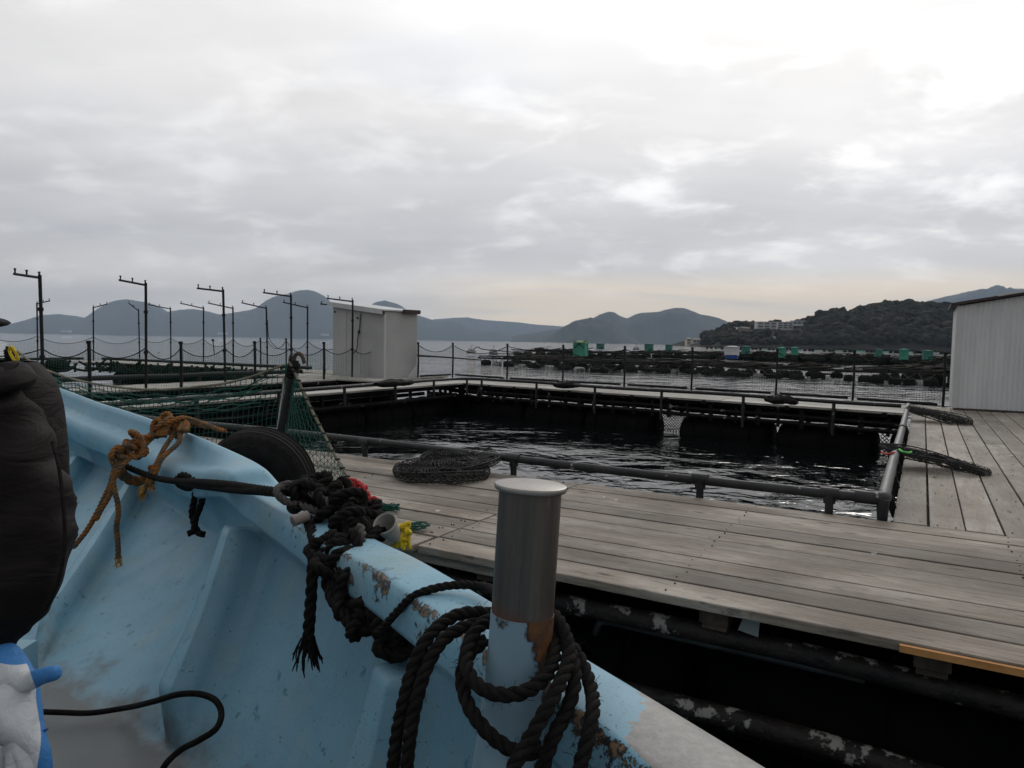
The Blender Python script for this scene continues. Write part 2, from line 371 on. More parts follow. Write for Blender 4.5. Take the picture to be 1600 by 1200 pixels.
def steel_fn(t):
    v = t.mapping(t.obj, (40, 40, 1.2)); n = t.noise(v, 1.5, 5, .6); b = t.noise(t.mapping(t.obj, (5, 5, .8)), 2, 4, .5)
    sz = t.n('ShaderNodeSeparateXYZ', {0: t.obj}).outputs[2]
    rust = t.math('MULTIPLY', t.ramp(t.math('ADD', sz, t.math('MULTIPLY_ADD', t.noise(t.obj, 16, 5, .6), .09, -.045)), [(-.01, 1), (.02, 0)]), .9)
    col = t.mix(t.ramp(b, [(.35, 0), (.65, 1)]), (.088, .079, .072), (.15, .137, .126))
    st2 = t.noise(t.mapping(t.obj, (26, 26, .9), (3, 1, 0)), 1.2, 5, .65); col = t.mix(t.math('MULTIPLY', t.ramp(st2, [(.46, 0), (.64, 1)]), .6), col, (.055, .043, .036))
    scr = t.noise(t.mapping(t.obj, (60, 60, 7)), 2, 4, .7); col = t.mix(t.math('MULTIPLY', t.ramp(scr, [(.62, 0), (.68, 1)]), .3), col, (.3, .28, .26))
    col = t.mix(rust, col, (.085, .036, .02))
    setp(t, col=col, metal=t.math('MULTIPLY_ADD', rust, -.75, .75), rough=t.math('MULTIPLY_ADD', n, .2, .30), nor=bump(t, n, .0012))
M_STEEL = mat('tarnished_stainless', steel_fn)
M_CAP = simple('brushed_steel_cap', (.27, .25, .235), (.36, .34, .32), 6, .45, .8, 90, .0006)
def postpaint_fn(t):
    sz = t.n('ShaderNodeSeparateXYZ', {0: t.obj}).outputs[2]; sxx = t.n('ShaderNodeSeparateXYZ', {0: t.obj}).outputs[0]
    n = t.noise(t.obj, 22, 7, .66, .3); n1 = t.noise(t.obj, 6, 4, .5)
    wv = t.math('ADD', t.math('MULTIPLY_ADD', n, .14, -.07), t.math('MULTIPLY_ADD', sxx, -1.35, sz))
    wv = t.math('SUBTRACT', wv, t.math('MULTIPLY', t.math('MAXIMUM', t.math('SUBTRACT', sxx, .0), 0), .4))
    col = t.mix(t.ramp(n1, [(.4, 0), (.6, 1)]), (.17, .27, .34), (.22, .33, .40))
    k = t.math('ADD', sz, t.math('MULTIPLY', t.math('ADD', t.math('MAXIMUM', sxx, 0.0), 0), 3.2)); k = t.math('ADD', k, t.math('MULTIPLY_ADD', n, .22, -.11))
    ru = t.ramp(k, [(.252, 0), (.259, 1)])
    rc = t.mix(t.ramp(t.noise(t.obj, 30, 5, .6), [(.35, 0), (.65, 1)]), (.05, .022, .012), (.15, .065, .02))
    col = t.mix(t.ramp(k, [(.236, 0), (.25, 1)]), col, (.02, .015, .012)); col = t.mix(ru, col, rc)
    setp(t, col=col, rough=.6, nor=bump(t, ru, -.004))
M_PPAINT = mat('flaking_blue_post_paint', postpaint_fn)
def jacket_fn(t):
    n = t.noise(t.obj, 7, 6, .6, .6); n2 = t.noise(t.obj, 260, 2, .5)
    cr_ = t.noise(t.mapping(t.obj, (3, 3, 8)), 2.4, 5, .55, 1.2)
    setp(t, col=t.mix(n, (.0075, .0056, .0052), (.014, .0105, .0098)), rough=.7, spec=.14, nor=bump(t, t.math('ADD', t.math('MULTIPLY', cr_, 1.6), t.math('MULTIPLY', n2, .05)), .012, .5))
M_JACKET = mat('dark_padded_cloth', jacket_fn)
M_TROUSER = simple('dark_trousers', (.02, .022, .028), (.03, .032, .04), 8, .8)
M_SKIN = simple('ruddy_skin', (.42, .15, .12), (.50, .20, .16), 12, .55)
M_MASK = simple('light_blue_mask', (.40, .55, .62), (.46, .6, .66), 12, .8)
M_CAPC = simple('black_knit_cap', (.012, .012, .013), (.022, .021, .021), 60, .9, 0, 180, .003)
M_GLW = simple('white_knit_glove', (.52, .53, .55), (.64, .64, .65), 7, .85, 0, 380, .0012)
M_GLB = simple('blue_rubber_palm', (.03, .17, .46), (.05, .22, .54), 9, .45, 0, 120, .001)

def water_fn(t):
    geo = t.n('ShaderNodeNewGeometry').outputs['Position']
    rp = t.mapping(geo, (1, 1, 1), rot=(0, 0, R(20)))
    w1 = t.noise(t.mapping(rp, (.8, 1.0, 1)), .6, 3, .5, .6)
    w2 = t.noise(t.mapping(rp, (.85, 1.0, 1)), 2.1, 3, .5, .9)
    w3 = t.noise(t.mapping(rp, (.7, 1.0, 1)), 9, 3, .5, .3)
    w0 = t.noise(t.mapping(rp, (.35, 1.0, 1)), .16, 3, .5, .4)
    h = t.math('ADD', t.math('MULTIPLY_ADD', w0, .42, t.math('MULTIPLY', w1, .19)), t.math('ADD', t.math('MULTIPLY', w2, .052), t.math('MULTIPLY', w3, .003)))
    setp(t, col=(.003, .005, .005), rough=.012, ior=1.333, spec=.5, nor=bump(t, h, 1.0, .66))
M_WATER = mat('sea_water', water_fn)
def forest(name, c1, c2, c3, s):
    def fn(t):
        n = t.noise(t.obj, s, 8, .65); b = t.noise(t.obj, s * .22, 4, .5)
        col = t.mix(t.ramp(n, [(.35, 0), (.65, 1)]), c1, c2); col = t.mix(t.math('MULTIPLY', t.ramp(b, [(.5, 0), (.65, 1)]), .6), col, c3)
        setp(t, col=col, rough=.95, spec=.1)
    return mat(name, fn)
M_FARHILL = forest('distant_forest', (.022, .03, .022), (.035, .043, .03), (.045, .045, .035), .02)
M_HEAD = forest('headland_scrub', (.015, .016, .011), (.032, .029, .022), (.05, .04, .03), .16)
def canopy_fn(t):
    isl = t.n('ShaderNodeNewGeometry').outputs['Random Per Island']; n = t.noise(t.obj, .5, 5, .7)
    col = t.ramp(isl, [(0, (.014, .019, .012)), (.5, (.024, .027, .017)), (.8, (.036, .032, .022)), (1, (.06, .048, .036))])
    setp(t, col=t.mix(t.ramp(n, [(.35, 0), (.7, 1)]), col, (.012, .014, .010)), rough=.95, spec=.1)
M_CANOPY = mat('evergreen_canopy', canopy_fn)
M_BARK = simple('bark', (.04, .03, .022), (.07, .055, .04), 5, .9)
M_ROCK = forest('shore_rock', (.09, .08, .065), (.16, .14, .115), (.2, .18, .15), .3)

# ================================================================== SETTING
mb = MB(); mb.add([(-9400, -250, 0), (9400, -250, 0), (9400, 12200, 0), (-9400, 12200, 0)], [(0, 1, 2, 3)])
tag(mb.build('sea_water', M_WATER), kind='structure')

def smooth_line(pts):
    return [(q.x, q.y) for q in cr([(a, b, 0) for a, b in pts], 5)]
def interp(pts, x):
    if x <= pts[0][0]: return pts[0][1]
    for (a, b), (c, d) in zip(pts, pts[1:]):
        if x <= c:
            k = (x - a) / max(c - a, 1e-6); return b + (d - b) * k
    return pts[-1][1]
def ridge(name, pts, Y, front, back, m, rough=.012, seed=0, step=2.0, rows=26, drop=0.0):
    pts = smooth_line(pts); x0, x1 = pts[0][0], pts[-1][0]; n = int((x1 - x0) / step) + 1; g = []
    for j in range(rows + 1):
        q = -1 + 1.6 * j / rows; row = []
        for i in range(n):
            px = x0 + (x1 - x0) * i / (n - 1); c = PY(px, interp(pts, px), Y); hh = max(c.z - drop, .3)
            yy = Y + (q * front if q < 0 else q / .6 * back)
            s = (1 - abs(q) ** 1.6) if q < 0 else (1 - (q / .6) ** 2)
            nz = mnoise.fractal(Vector((c.x / front * 2.2, yy / front * 2.2, seed)), 1, 2, 5)
            gl = mnoise.fractal(Vector((c.x / front * 7, yy / front * 2, seed + 9)), 1, 2, 3)
            fine = mnoise.noise(Vector((c.x / front * 60, yy / front * 60, seed + 3)))
            zz = hh * max(s, 0) * (1 + (.22 * nz + .12 * gl) * min(1, abs(q) * 3)) + hh * rough * fine * (1 if abs(q) < .9 else 0)
            row.append((c.x * (yy / Y) if q < 0 else c.x, yy, max(zz, -.4) if 0 < j < rows else -.4))
        g.append(row)
    mb = MB().grid(g); return tag(mb.build(name, m, smooth=True), kind='structure')
ridge('far_mountains', [(-90, 512), (0, 509), (12, 507), (40, 500), (60, 494), (90, 491), (105, 493), (128, 498), (150, 484), (175, 471), (200, 468), (215, 470.5), (228, 473), (245, 484), (255, 487), (300, 483), (320, 486), (335, 491), (350, 491), (375, 487), (400, 481), (415, 470), (430, 463), (450, 459), (462, 455), (477, 453), (490, 455), (505, 464), (515, 474), (530, 482), (560, 484), (580, 478), (592, 474), (605, 472), (620, 475), (640, 487), (670, 498), (690, 503), (715, 502), (730, 510), (750, 516), (790, 518), (805, 521), (830, 525), (860, 528), (880, 532)], 9000, 1500, 1100, M_FARHILL, .012, 2)
ridge('pale_far_ridge', [(560, 505), (640, 502), (690, 498), (720, 496), (760, 500), (800, 503), (840, 507), (900, 512), (960, 520)], 11500, 500, 300, M_FARHILL, .01, 5)
ridge('island_behind', [(800, 526), (808, 524), (830, 521), (850, 518), (880, 513), (905, 509), (925, 498), (945, 489), (957, 488), (970, 494), (980, 497), (990, 493), (1003, 489), (1030, 487), (1045, 483), (1058, 481), (1072, 482.5), (1085, 488), (1098, 492), (1112, 494), (1130, 500), (1143, 507), (1160, 516), (1200, 522), (1260, 530)], 6000, 800, 500, M_FARHILL, .02, 11)
ridge('island_front', [(848, 533), (855, 529), (870, 518), (880, 511), (895, 503), (910, 499.5), (925, 497.5), (940, 499), (958, 504), (970, 513), (985, 525), (1000, 536)], 4900, 450, 300, M_FARHILL, .03, 17)
ridge('hill_inland', [(1405, 495), (1430, 480), (1445, 472), (1465, 467), (1480, 463), (1500, 459), (1530, 455), (1550, 452.5), (1580, 451.5), (1610, 451), (1660, 449), (1720, 456), (1800, 470)], 6800, 1100, 800, M_FARHILL, .012, 23)
HEAD = [(1072, 538), (1085, 528), (1100, 524), (1118, 520), (1130, 514), (1150, 508), (1175, 508), (1200, 508), (1240, 507), (1265, 502), (1290, 492), (1310, 491), (1330, 492), (1350, 486), (1375, 480), (1400, 479), (1420, 479), (1445, 479), (1465, 481), (1490, 484), (1530, 482), (1600, 480), (1700, 484), (1800, 495)]
HY = 800
ridge('headland', [(x, y + 3) for x, y in HEAD], HY, 150, 120, M_HEAD, .05, 31, 3.0)
def head_pt(px, q):                          # a point on the headland's slope
    c = PY(px, interp(HEAD, px) + 3, HY); s = 1 - abs(q) ** 1.6 if q < 0 else 1 - (q / .6) ** 2
    yy = HY + q * (150 if q < 0 else 200); return Vector((c.x * yy / HY, yy, max(c.z, .5) * s))
def bare(px, q):
    v = head_pt(px, q); x, y = 800 + F * (v - O).dot(_r) / (v - O).dot(_f), 600 - F * (v - O).dot(_u) / (v - O).dot(_f)
    return (1178 < x < 1262 and 494 < y < 524 and v.y < 775) or (1144 < x < 1178 and 506 < y < 527 and v.y < 765) or (1068 < x < 1100 and y > 522) or (1188 < x < 1218 and 525 < y < 533 and v.y < 706) or (1333 < x < 1366 and 505 < y < 532 and rnd.random() < .75)
mb = MB(); n = 0
while n < 900:
    px = rnd.uniform(1085, 1530); q = -rnd.random() ** .8 * .97 + .04
    if bare(px, q): continue
    r = rnd.uniform(3.2, 7.5) * (.75 if px < 1260 else 1.0); v = head_pt(px, q)
    mb.blob(v + Vector((0, 0, r * .45)), (r, r, r * rnd.uniform(.7, .95)), 2, .62, 2.6, n); n += 1
tag(mb.build('wood', M_CANOPY), 'dark evergreen wood covering the headland', 'wood', kind='stuff')
crown_names = ['leftmost round dark tree on the headland crest, right of the white apartment block', 'low tree on the crest with pale gap beneath its crown', 'broad dark tree on the crest above the bare slope', 'taller dome-shaped tree on the crest right of the broad one', 'tree on the headland crest at the step in the skyline', 'wide flat-topped tree on the highest part of the headland', 'rounded tree on the highest part of the headland beside the flat-topped one', 'last skyline tree on the headland before the corrugated shed', 'small dark tree behind the left end of the apartment block']
for i, px in enumerate([1264, 1279, 1302, 1322, 1347, 1372, 1403, 1466, 1176]):
    v = head_pt(px, .0); r = [4.2, 4.5, 8.5, 6, 6.5, 10, 9.5, 7, 3.6][i]; ro = empty('skyline_tree', v - Vector((0, 0, 2)), 0, crown_names[i], 'tree', 'trees along the headland skyline')
    tr = MB(); tr.tube([(0, 0, 0), (.3, 0, 4), (.1, .2, 6 + r * .4)], [.55, .4, .2], 7)
    for k in range(3): tr.tube([(.2, 0, 4), (rnd.uniform(-1, 1) * r * .5, rnd.uniform(-1, 1) * r * .4, 5 + r * .5)], [.25, .08], 5)
    tr.build('trunk', M_BARK, ro)
    cm = MB()
    for k in range(16):
        an = rnd.random() * 6.28; rr = r * rnd.random() ** .5 * .8; q = r * rnd.uniform(.28, .46)
        cm.blob((rr * math.cos(an), rr * math.sin(an), 3.5 + r * .42 * (1 - (rr / r) ** 2) + rnd.uniform(-.6, .6)), (q, q, q * .75), 2, .6, 2.8, i * 20 + k)
    cm.build('crown', M_CANOPY, ro)

# buildings on the headland
def facing_box(px0, px1, pt, pb, Y, dep, skew=0):
    a, b = PY(px0, pb, Y), PY(px1, pb, Y + skew); top = PY(px0, pt, Y).z; return a, b, top
def house(name, label, px0, px1, pt, pb, Y, wallm, floors, bays, dep=9, roof='flat', skew=0, cat='building', winh=.5):
    a, b, top = facing_box(px0, px1, pt, pb, Y, dep, skew); b.z = a.z = min(a.z, b.z) - 1.5
    ln = (b - a).length; an = math.atan2(b.y - a.y, b.x - a.x); H = top - a.z
    ro = empty(name, a, an, label, cat)
    mb = MB(); mb.box((ln / 2, dep / 2, H / 2), (ln, dep, H)); mb.build('wall', wallm, ro)
    rf = MB()
    if roof == 'flat': rf.box((ln / 2, dep / 2, H + .25), (ln + .8, dep + .8, .5))
    else: rf.add([(-.5, -.5, H), (ln + .5, -.5, H), (ln + .5, dep + .5, H), (-.5, dep + .5, H), (-.5, dep / 2, H + roof), (ln + .5, dep / 2, H + roof)], [(0, 1, 5, 4), (2, 3, 4, 5), (0, 4, 3), (1, 2, 5), (0, 3, 2, 1)])
    rf.build('roof', M_FROOF if roof != 'flat' else wallm, ro)
    fh = (H - 1.5) / max(floors, 1)
    for f in range(floors):
        for k in range(bays):
            cx = ln * (k + .5) / bays; wd = ln / bays * .72
            wm = MB()
            for s_ in range(3): wm.box((cx - wd / 2 + wd * (s_ + .5) / 3, -.05, 1.5 + fh * (f + .5)), (wd / 3 * .86, .3, fh * winh))
            wm.build('window', M_GLASS, ro)
            if floors > 2: MB().box((cx, -.35, 1.5 + fh * (f + .12)), (wd * 1.15, .8, fh * .18)).build('balcony', wallm, ro)
    return ro
house('apartment_block', 'long white three-storey apartment block on the wooded headland', 1183, 1213.5, 503, 517, 745, M_CONC, 3, 3)
house('apartment_wing', 'set-back right wing of white flats with dark window bays beside the apartment block', 1215, 1239, 503.5, 513.5, 752, M_CONC, 3, 3, dep=9)
house('terrace_roofed_hall', 'long low pale hall on the headland crest right of the apartment wing', 1239, 1259, 501.5, 507, 770, M_CONC, 1, 3)
house('cream_house', 'cream house with a sloping roof left of the apartment block', 1151, 1160, 514, 520, 735, M_CREAM, 1, 2, 16, 2.2, 6)
house('cream_long_house', 'long cream building climbing the slope beside the cream house', 1160.5, 1172, 511.5, 518, 742, M_CREAM, 1, 3, 8, .8, 10)
house('shore_house', 'pale roofed house at the foot of the headland point', 1083, 1094, 530.5, 535.5, 690, M_CONC, 1, 2, 7, 1.6)
house('shore_house', 'small cream house by the water at the headland point', 1073, 1079, 529.5, 538, 688, M_CREAM, 2, 1, 7, 1.6)
house('shore_house', 'narrow white house standing below the apartment block', 1209.5, 1214, 527.5, 536, 690, M_CONC, 2, 1, 6, 1.2)
house('shore_house', 'grey-roofed house on the slope below the apartment block', 1192, 1202, 525.5, 531, 705, M_CONC, 1, 2, 7, 1.5)
house('shore_house', 'low white shed at the shore under the wooded headland', 1196, 1203, 536, 540.5, 668, M_CONC, 1, 1, 6, 1.0)
house('shore_house', 'white hut near the bare cutting on the headland', 1284, 1287.5, 526, 530, 700, M_CONC, 1, 1, 5, .8)
house('retaining_wall', 'pale concrete retaining wall in the cutting on the wooded slope', 1331, 1346, 511, 523, 706, M_ROCK, 0, 0, 5, 'flat', cat='wall')
house('retaining_wall', 'second concrete face right of the dark bush in the cutting', 1352, 1366, 514, 529, 702, M_ROCK, 0, 0, 5, 'flat', cat='wall')
house('far_shore_building', 'long white building at the foot of the mountains, left of the bent poles', 95, 107, 516.2, 519, 7450, M_CONC, 0, 0, 60, 'flat')
house('far_shore_building', 'white works on the far shore behind the bent poles', 340, 352, 519.5, 522.6, 7450, M_CONC, 0, 0, 60, 'flat')
house('far_shore_building', 'white shed on the far shore just left of the grey hut', 501, 512, 521.4, 524.3, 7450, M_CONC, 0, 0, 60, 'flat')

# ------------------------------------------------------------------ oyster rafts in the middle distance
def proto(build):                             # mesh data built once, reused by copies
    o = build(); return o
def raft(label, p0, p1, dep, hgt, seed, nfl, white=(), heaps=6, name='oyster_raft'):
    rr = random.Random(seed); a, b = P(*p0, 0), P(*p1, 0); ln = (b - a).length; an = math.atan2(b.y - a.y, b.x - a.x)
    ro = empty(name, a, an, label, 'raft', 'rafts moored beyond the pen')
    mb = MB(); zt = hgt * .52
    nl = max(3, int(dep / 1.8))
    for k in range(nl):
        y = dep * k / (nl - 1); x = rr.uniform(-.8, .3)
        while x < ln:
            L = rr.uniform(4, 8); mb.cyl((x, y + rr.uniform(-.15, .15), zt + rr.uniform(-.08, .08)), (min(x + L, ln + rr.uniform(0, .8)), y + rr.uniform(-.15, .15), zt + rr.uniform(-.08, .08)), rr.uniform(.05, .085), 6); x += L - .3
    x = .2
    while x < ln:
        mb.cyl((x, -.5 + rr.uniform(-.3, .3), zt + .13), (x + rr.uniform(-.2, .2), dep + rr.uniform(.1, .5), zt + .13 + rr.uniform(-.05, .1)), rr.uniform(.05, .08), 6); x += rr.uniform(1.1, 2.4)
    for k in range(int(ln * .8)):            # poles and pipes left lying on top
        x, y = rr.uniform(0, ln), rr.uniform(0, dep); q = rr.uniform(-.5, .5) if rr.random() < .7 else rr.uniform(0, 3.1); L = rr.uniform(1, 3.5)
        z0 = zt + rr.uniform(.15, .4); mb.cyl((x, y, z0), (x + L * math.cos(q), y + L * math.sin(q), z0 + rr.uniform(-.15, .3)), rr.uniform(.025, .06), 5)
    mb.build('log_frame', M_RAFT, ro)
    for k in range(heaps):
        hp = MB(); hx = rr.uniform(.05, .95) * ln; hw = rr.uniform(.6, 1.7); hp.blob((hx, rr.uniform(.2, .8) * dep, zt + .12), (hw, rr.uniform(.5, 1.0), hgt * rr.uniform(.12, .30)), 3, .55, 2.3, seed + k); hp.build('net_heap', M_RAFTB, ro)
    tw = MB()
    for k in range(int(ln * .9)):
        x, y = rr.uniform(0, ln), rr.uniform(-.5, dep); L = rr.uniform(1, 4); z0 = zt + rr.uniform(.15, .5)
        tw.tube([(x, y, z0), (x + L * .3, y + .1, z0 - .12), (x + L * .7, y - .1, z0 - .1), (x + L, y + rr.uniform(-.4, .4), z0 + rr.uniform(-.1, .2))], .022, 4)
    for k in range(int(ln * .5)):             # slack rope bights and net hanging at the near edge
        x = rr.uniform(0, ln); L = rr.uniform(.6, 1.8); tw.tube([(x, -.42, zt), (x + L * .25, -.5, zt - .3), (x + L * .7, -.5, zt - .32), (x + L, -.42, zt)], .03, 4)
    tag(tw.build('rope_tangle', M_ROPEG, ro), kind='stuff')
    pb = MB(); pb.lathe((0, 0, 0), [(.05, -.85), (.26, -.8), (.36, -.55), (.37, 0), (.36, .55), (.26, .8), (.05, .85)], 12, Matrix.Rotation(R(90), 3, 'Y'))
    for z0 in (-.5, 0, .5): pb.tube([(z0, .375 * math.cos(q / 8 * 6.283), .375 * math.sin(q / 8 * 6.283)) for q in range(8)], .03, 4, closed=True)
    fl = pb.build('float', M_SOCK, ro, True); wf = None; first = True
    for row, yy in enumerate((-.25, dep * .5, dep)):
        for k in range(nfl):
            if row == 0 and k in white:
                if wf is None: wb = MB(); wb.lathe((0, 0, 0), [(.05, -.62), (.22, -.60), (.28, -.5), (.28, .5), (.22, .6), (.05, .62)], 14, Matrix.Rotation(R(90), 3, 'Y')); o = wf = wb.build('foam_float', M_WFLOAT, ro, True)
                else: o = wf.copy(); C.objects.link(o)
            elif first: o = fl; first = False
            else: o = fl.copy(); C.objects.link(o)
            o.parent = ro; o.location = (ln * (k + .5) / nfl + rr.uniform(-.3, .3), yy, zt - (.50 if 'foam' in o.name else .44) + rr.uniform(-.06, .06)); o.rotation_euler = (rr.uniform(0, 6), 0, rr.uniform(-.12, .12))
            s_ = hgt / 1.15; o.scale = (min(1.1, ln / nfl / 1.75) * rr.uniform(.62, .95), s_ * rr.uniform(.7, .9), s_ * rr.uniform(.7, .9))
    return ro
raft('low tarred raft with a row of white foam floats along its near edge', (752, 568), (952, 581), 6, 1.0, 1, 9, (1, 3, 5, 7), 6)
raft('long dark raft carrying the large green crate, behind the white-floated raft', (800, 555), (985, 561), 5, 1.25, 2, 9, (), 6)
raft('dark raft with a ladder-like bare log end, left of centre gap', (986, 578), (1262, 592), 5, .95, 3, 11, (3, 8), 6)
raft('nearest dark raft partly hidden by the corrugated shed', (1318, 594), (1530, 605), 9, 1.1, 4, 9, (5,), 6)
raft('far dark raft with small green crates at its middle', (985, 557), (1140, 562), 5, 1.2, 5, 8, (), 6)
raft('long brown raft heaped with nets under four green crates', (1138, 562), (1520, 574), 5, 1.4, 6, 17, (), 16)
raft('thin dark line of far rafts carrying the teal drums below the wooded headland', (1095, 544.6), (1540, 555), 5, 1.5, 7, 14, (), 12)

def crate(label, px, pt, pb, wpx, Y, lid=None, m=None, tilt=0, base=None, name='green_crate', cat='crate'):
    c = PY(px, pb, Y); k = Y / F; wd, ht = wpx * k, (pb - pt) * k
    ro = empty(name, c, R(-24) + rnd.uniform(-.1, .1), label, cat, 'crates on the rafts'); ro.rotation_euler.y = tilt
    wq = wd * .82
    mb = MB(); mb.box((0, 0, ht * .47), (wq, wq * .8, ht * .9))
    for s_ in (-1, 1):
        for u in (-1, 1): mb.box((s_ * wq * .5, u * wq * .4, ht * .48), (.09, .09, ht * .96))
    for zz in (.12, .5, .86): mb.box((0, 0, ht * zz), (wq + .05, wq * .8 + .05, .07))
    gm = m or (M_GREEN if lid or 'bright' in label else M_GREEN2); mb.build('body', gm, ro); m = gm
    if base: MB().box((0, 0, -ht * .20), (wq * .95, wq * .75, ht * .40)).build('pallet', base, ro)
    lb = MB(); lb.box((0, 0, ht * .96), (wq + .14, wq * .8 + .14, ht * .09)); lb.blob((0, 0, ht * .99), (wq * .5, wq * .4, ht * .08), 2, .3, 2, int(px)); lb.build('lid', lid or m or M_GREEN, ro)
    if lid is None: return ro
    sb = MB()
    for s_ in (-1, 1): sb.tube([(s_ * wq * .5, -wq * .43, ht * .55), (0, -wq * .44, ht * .86), (-s_ * wq * .4, -wq * .44, ht * 1.02), (-s_ * wq * .5, wq * .3, ht * 1.05)], .03, 4)
    sb.build('lashing', M_ROPEB, ro)
    return ro
def crate_base(ro, base, px, pt, pb, wpx, Y):
    k = Y / F; wq = wpx * k * .82; ht = (pb - pt) * k
    if base: MB().box((0, 0, -ht * .17), (wq * .95, wq * .75, ht * .34)).build('pallet', base, ro)
crate('largest green crate, with a pale lime cover and crossed lashings, on the left raft', 907, 534, 557, 22, 62, M_LIME)
crate('small green crate just right of the lime-covered crate', 938, 537, 546, 11, 80)
crate('green crate left of the pair of small crates on the middle raft', 1014, 537.5, 549, 13, 80)
crate('small green crate right of its twin on the middle raft, roped to it', 1045, 538.5, 549, 10, 82)
crate('white tub on a blue pallet standing on the dark raft', 1143.5, 541.5, 555, 23, 50, None, M_WBOX, 0, M_BLUE, 'white_tub', 'tub')
crate('green crate partly behind the right of the white tub', 1165, 541.5, 553, 13, 78)
crate('bright green two-tier crate behind the fence post', 1221, 543.5, 559, 12, 78)
crate('pale green crate right of the bright two-tier crate', 1241.5, 543, 555, 11, 80)
crate('tilted green crate leaning on a dark net heap', 1370, 545.5, 558, 10, 76, tilt=.35)
crate('bright green crate with a dark side standing alone on the brown raft', 1412, 546, 562, 14, 72)
crate('grey-green crate with striped side nearest the corrugated shed', 1449, 548, 562, 15, 72)
pr = None
for i, (px, s_) in enumerate([(1121, .8), (1153, 1.2), (1196, .9), (1250, 1), (1264, .8), (1273, .8), (1283, .8), (1290, .8), (1299, 1.3), (1307, 1.1), (1312, .8), (1324, 1), (1327, .9), (1340, 1), (1346, 1.1), (1354, 1.2), (1361, 1), (1381, 1), (1385, .9), (1389, .9), (1401, .9), (1422, 1), (1437, .8), (1458, 1), (1466, .8), (1478, .9)]):
    yh = 533.5 + .0165 * (px - 800); Y = 330
    c = PY(px, yh + 5.0 + (px - 1100) * .006, Y)
    if pr is None:
        mb = MB(); mb.lathe((0, 0, 0), [(.1, 0), (.5, .02), (.52, .5), (.54, .52), (.52, .56), (.5, 1.0), (.42, 1.08), (.1, 1.1)], 12); o = pr = mb.build('teal_drum', M_GREEN, None, True)
    else: o = pr.copy(); C.objects.link(o)
    o.location = c - Vector((0, 0, .6)); o.scale = (s_, s_, s_)
    tag(o, 'small teal drum in the row on the far raft line under the headland', 'drum', 'teal drums on the far raft line')
def buoy(label, px, py, wpx, asp, Y):
    c = PY(px, py, Y); r = wpx * Y / F / 2
    ro = empty('white_buoy', c, 0, label, 'buoy', 'white buoys'); mb = MB(); mb.lathe((0, 0, -.1), [(r * .9, -.1), (r, 0), (r * .95, r * asp * .7), (r * .6, r * asp * 1.5), (r * .15, r * asp * 1.9)], 16); mb.build('hull', M_WFLOAT, ro, True)
    mb = MB(); mb.tube([(0, 0, r * asp * 1.8), (0, 0, r * asp * 2.3), (.1, 0, r * asp * 2.5), (.2, 0, r * asp * 2.3)], .03, 5); mb.build('ring', M_ROPEB, ro)
buoy('white buoy afloat beside the hooked mooring pole, left of the rafts', 736, 550, 15, .55, 95)
buoy('white buoy afloat behind the left end of the white-floated raft', 771, 552, 14, .7, 90)
buoy('broad low white float seen through the fence nets behind the left raft', 247, 563, 36, .28, 70)
buoy('small white buoy between the green crates on the middle raft', 994, 545, 10, .6, 110)
for lab, pts in (('hooked mooring rope running left from the dark raft past the white buoy', [(740, 545.5, 80), (746, 542, 80), (752, 545, 80), (790, 549, 78), (820, 553, 75)]),
                 ('straight mooring line between the fence and the white-floated raft', [(642, 555, 30), (700, 558.5, 45), (752, 562.5, 61)]),
                 ('slack mooring line between the two right-hand rafts', [(1268, 588, 46), (1290, 584, 46.5), (1312, 588, 46)]),
                 ('bow-shaped rope drooping from the nearest raft beside the shed', [(1408, 574, 50), (1440, 578, 50), (1465, 574, 50), (1482, 568, 50)])):
    mb = MB(); mb.tube(cr([PY(*q) for q in pts], 8), .05, 5); tag(mb.build('mooring_rope', M_ROPEB), lab, 'rope')

# ================================================================== THE FISH PEN PONTOON (local x = across b, local y = away a)
pen = empty('fish_pen_pontoon', (0, 0, 0), R(-30), 'floating timber fish pen with planked walkways round dark water', 'pontoon')
DZ = .8
def far_in(b): return 16.05 + (b + 10.6) * -.170       # the far side runs aslant
def far_out(b): return 18.45 + (b + 10.84) * -.193
def deck_x(name, m, rows, x0, x1, wd, seams=(), gap=.009, th=.04, yfun=None):
    mb = MB()
    for k in range(rows[1]):
        y = rows[0] + k * wd; cuts = [x0] + sorted([s for s in seams if k < rows[2]] if len(rows) > 2 else []) + [x1]
        if not seams: cuts = [x0, x0 + (x1 - x0) * rnd.uniform(.3, .7), x1] if x1 - x0 > 8 else [x0, x1]
        for a, b in zip(cuts, cuts[1:]):
            mb.box(((a + b) / 2 , y + wd / 2, DZ - th / 2 + rnd.uniform(-.003, .003)), (b - a - .014, wd - gap + rnd.uniform(-.003, .002), th), Matrix.Rotation(rnd.uniform(-.0006, .0006), 3, 'Z'))
    o = mb.build(name, m, pen); md = o.modifiers.new('bevel', 'BEVEL'); md.width = .004; md.segments = 1; return o
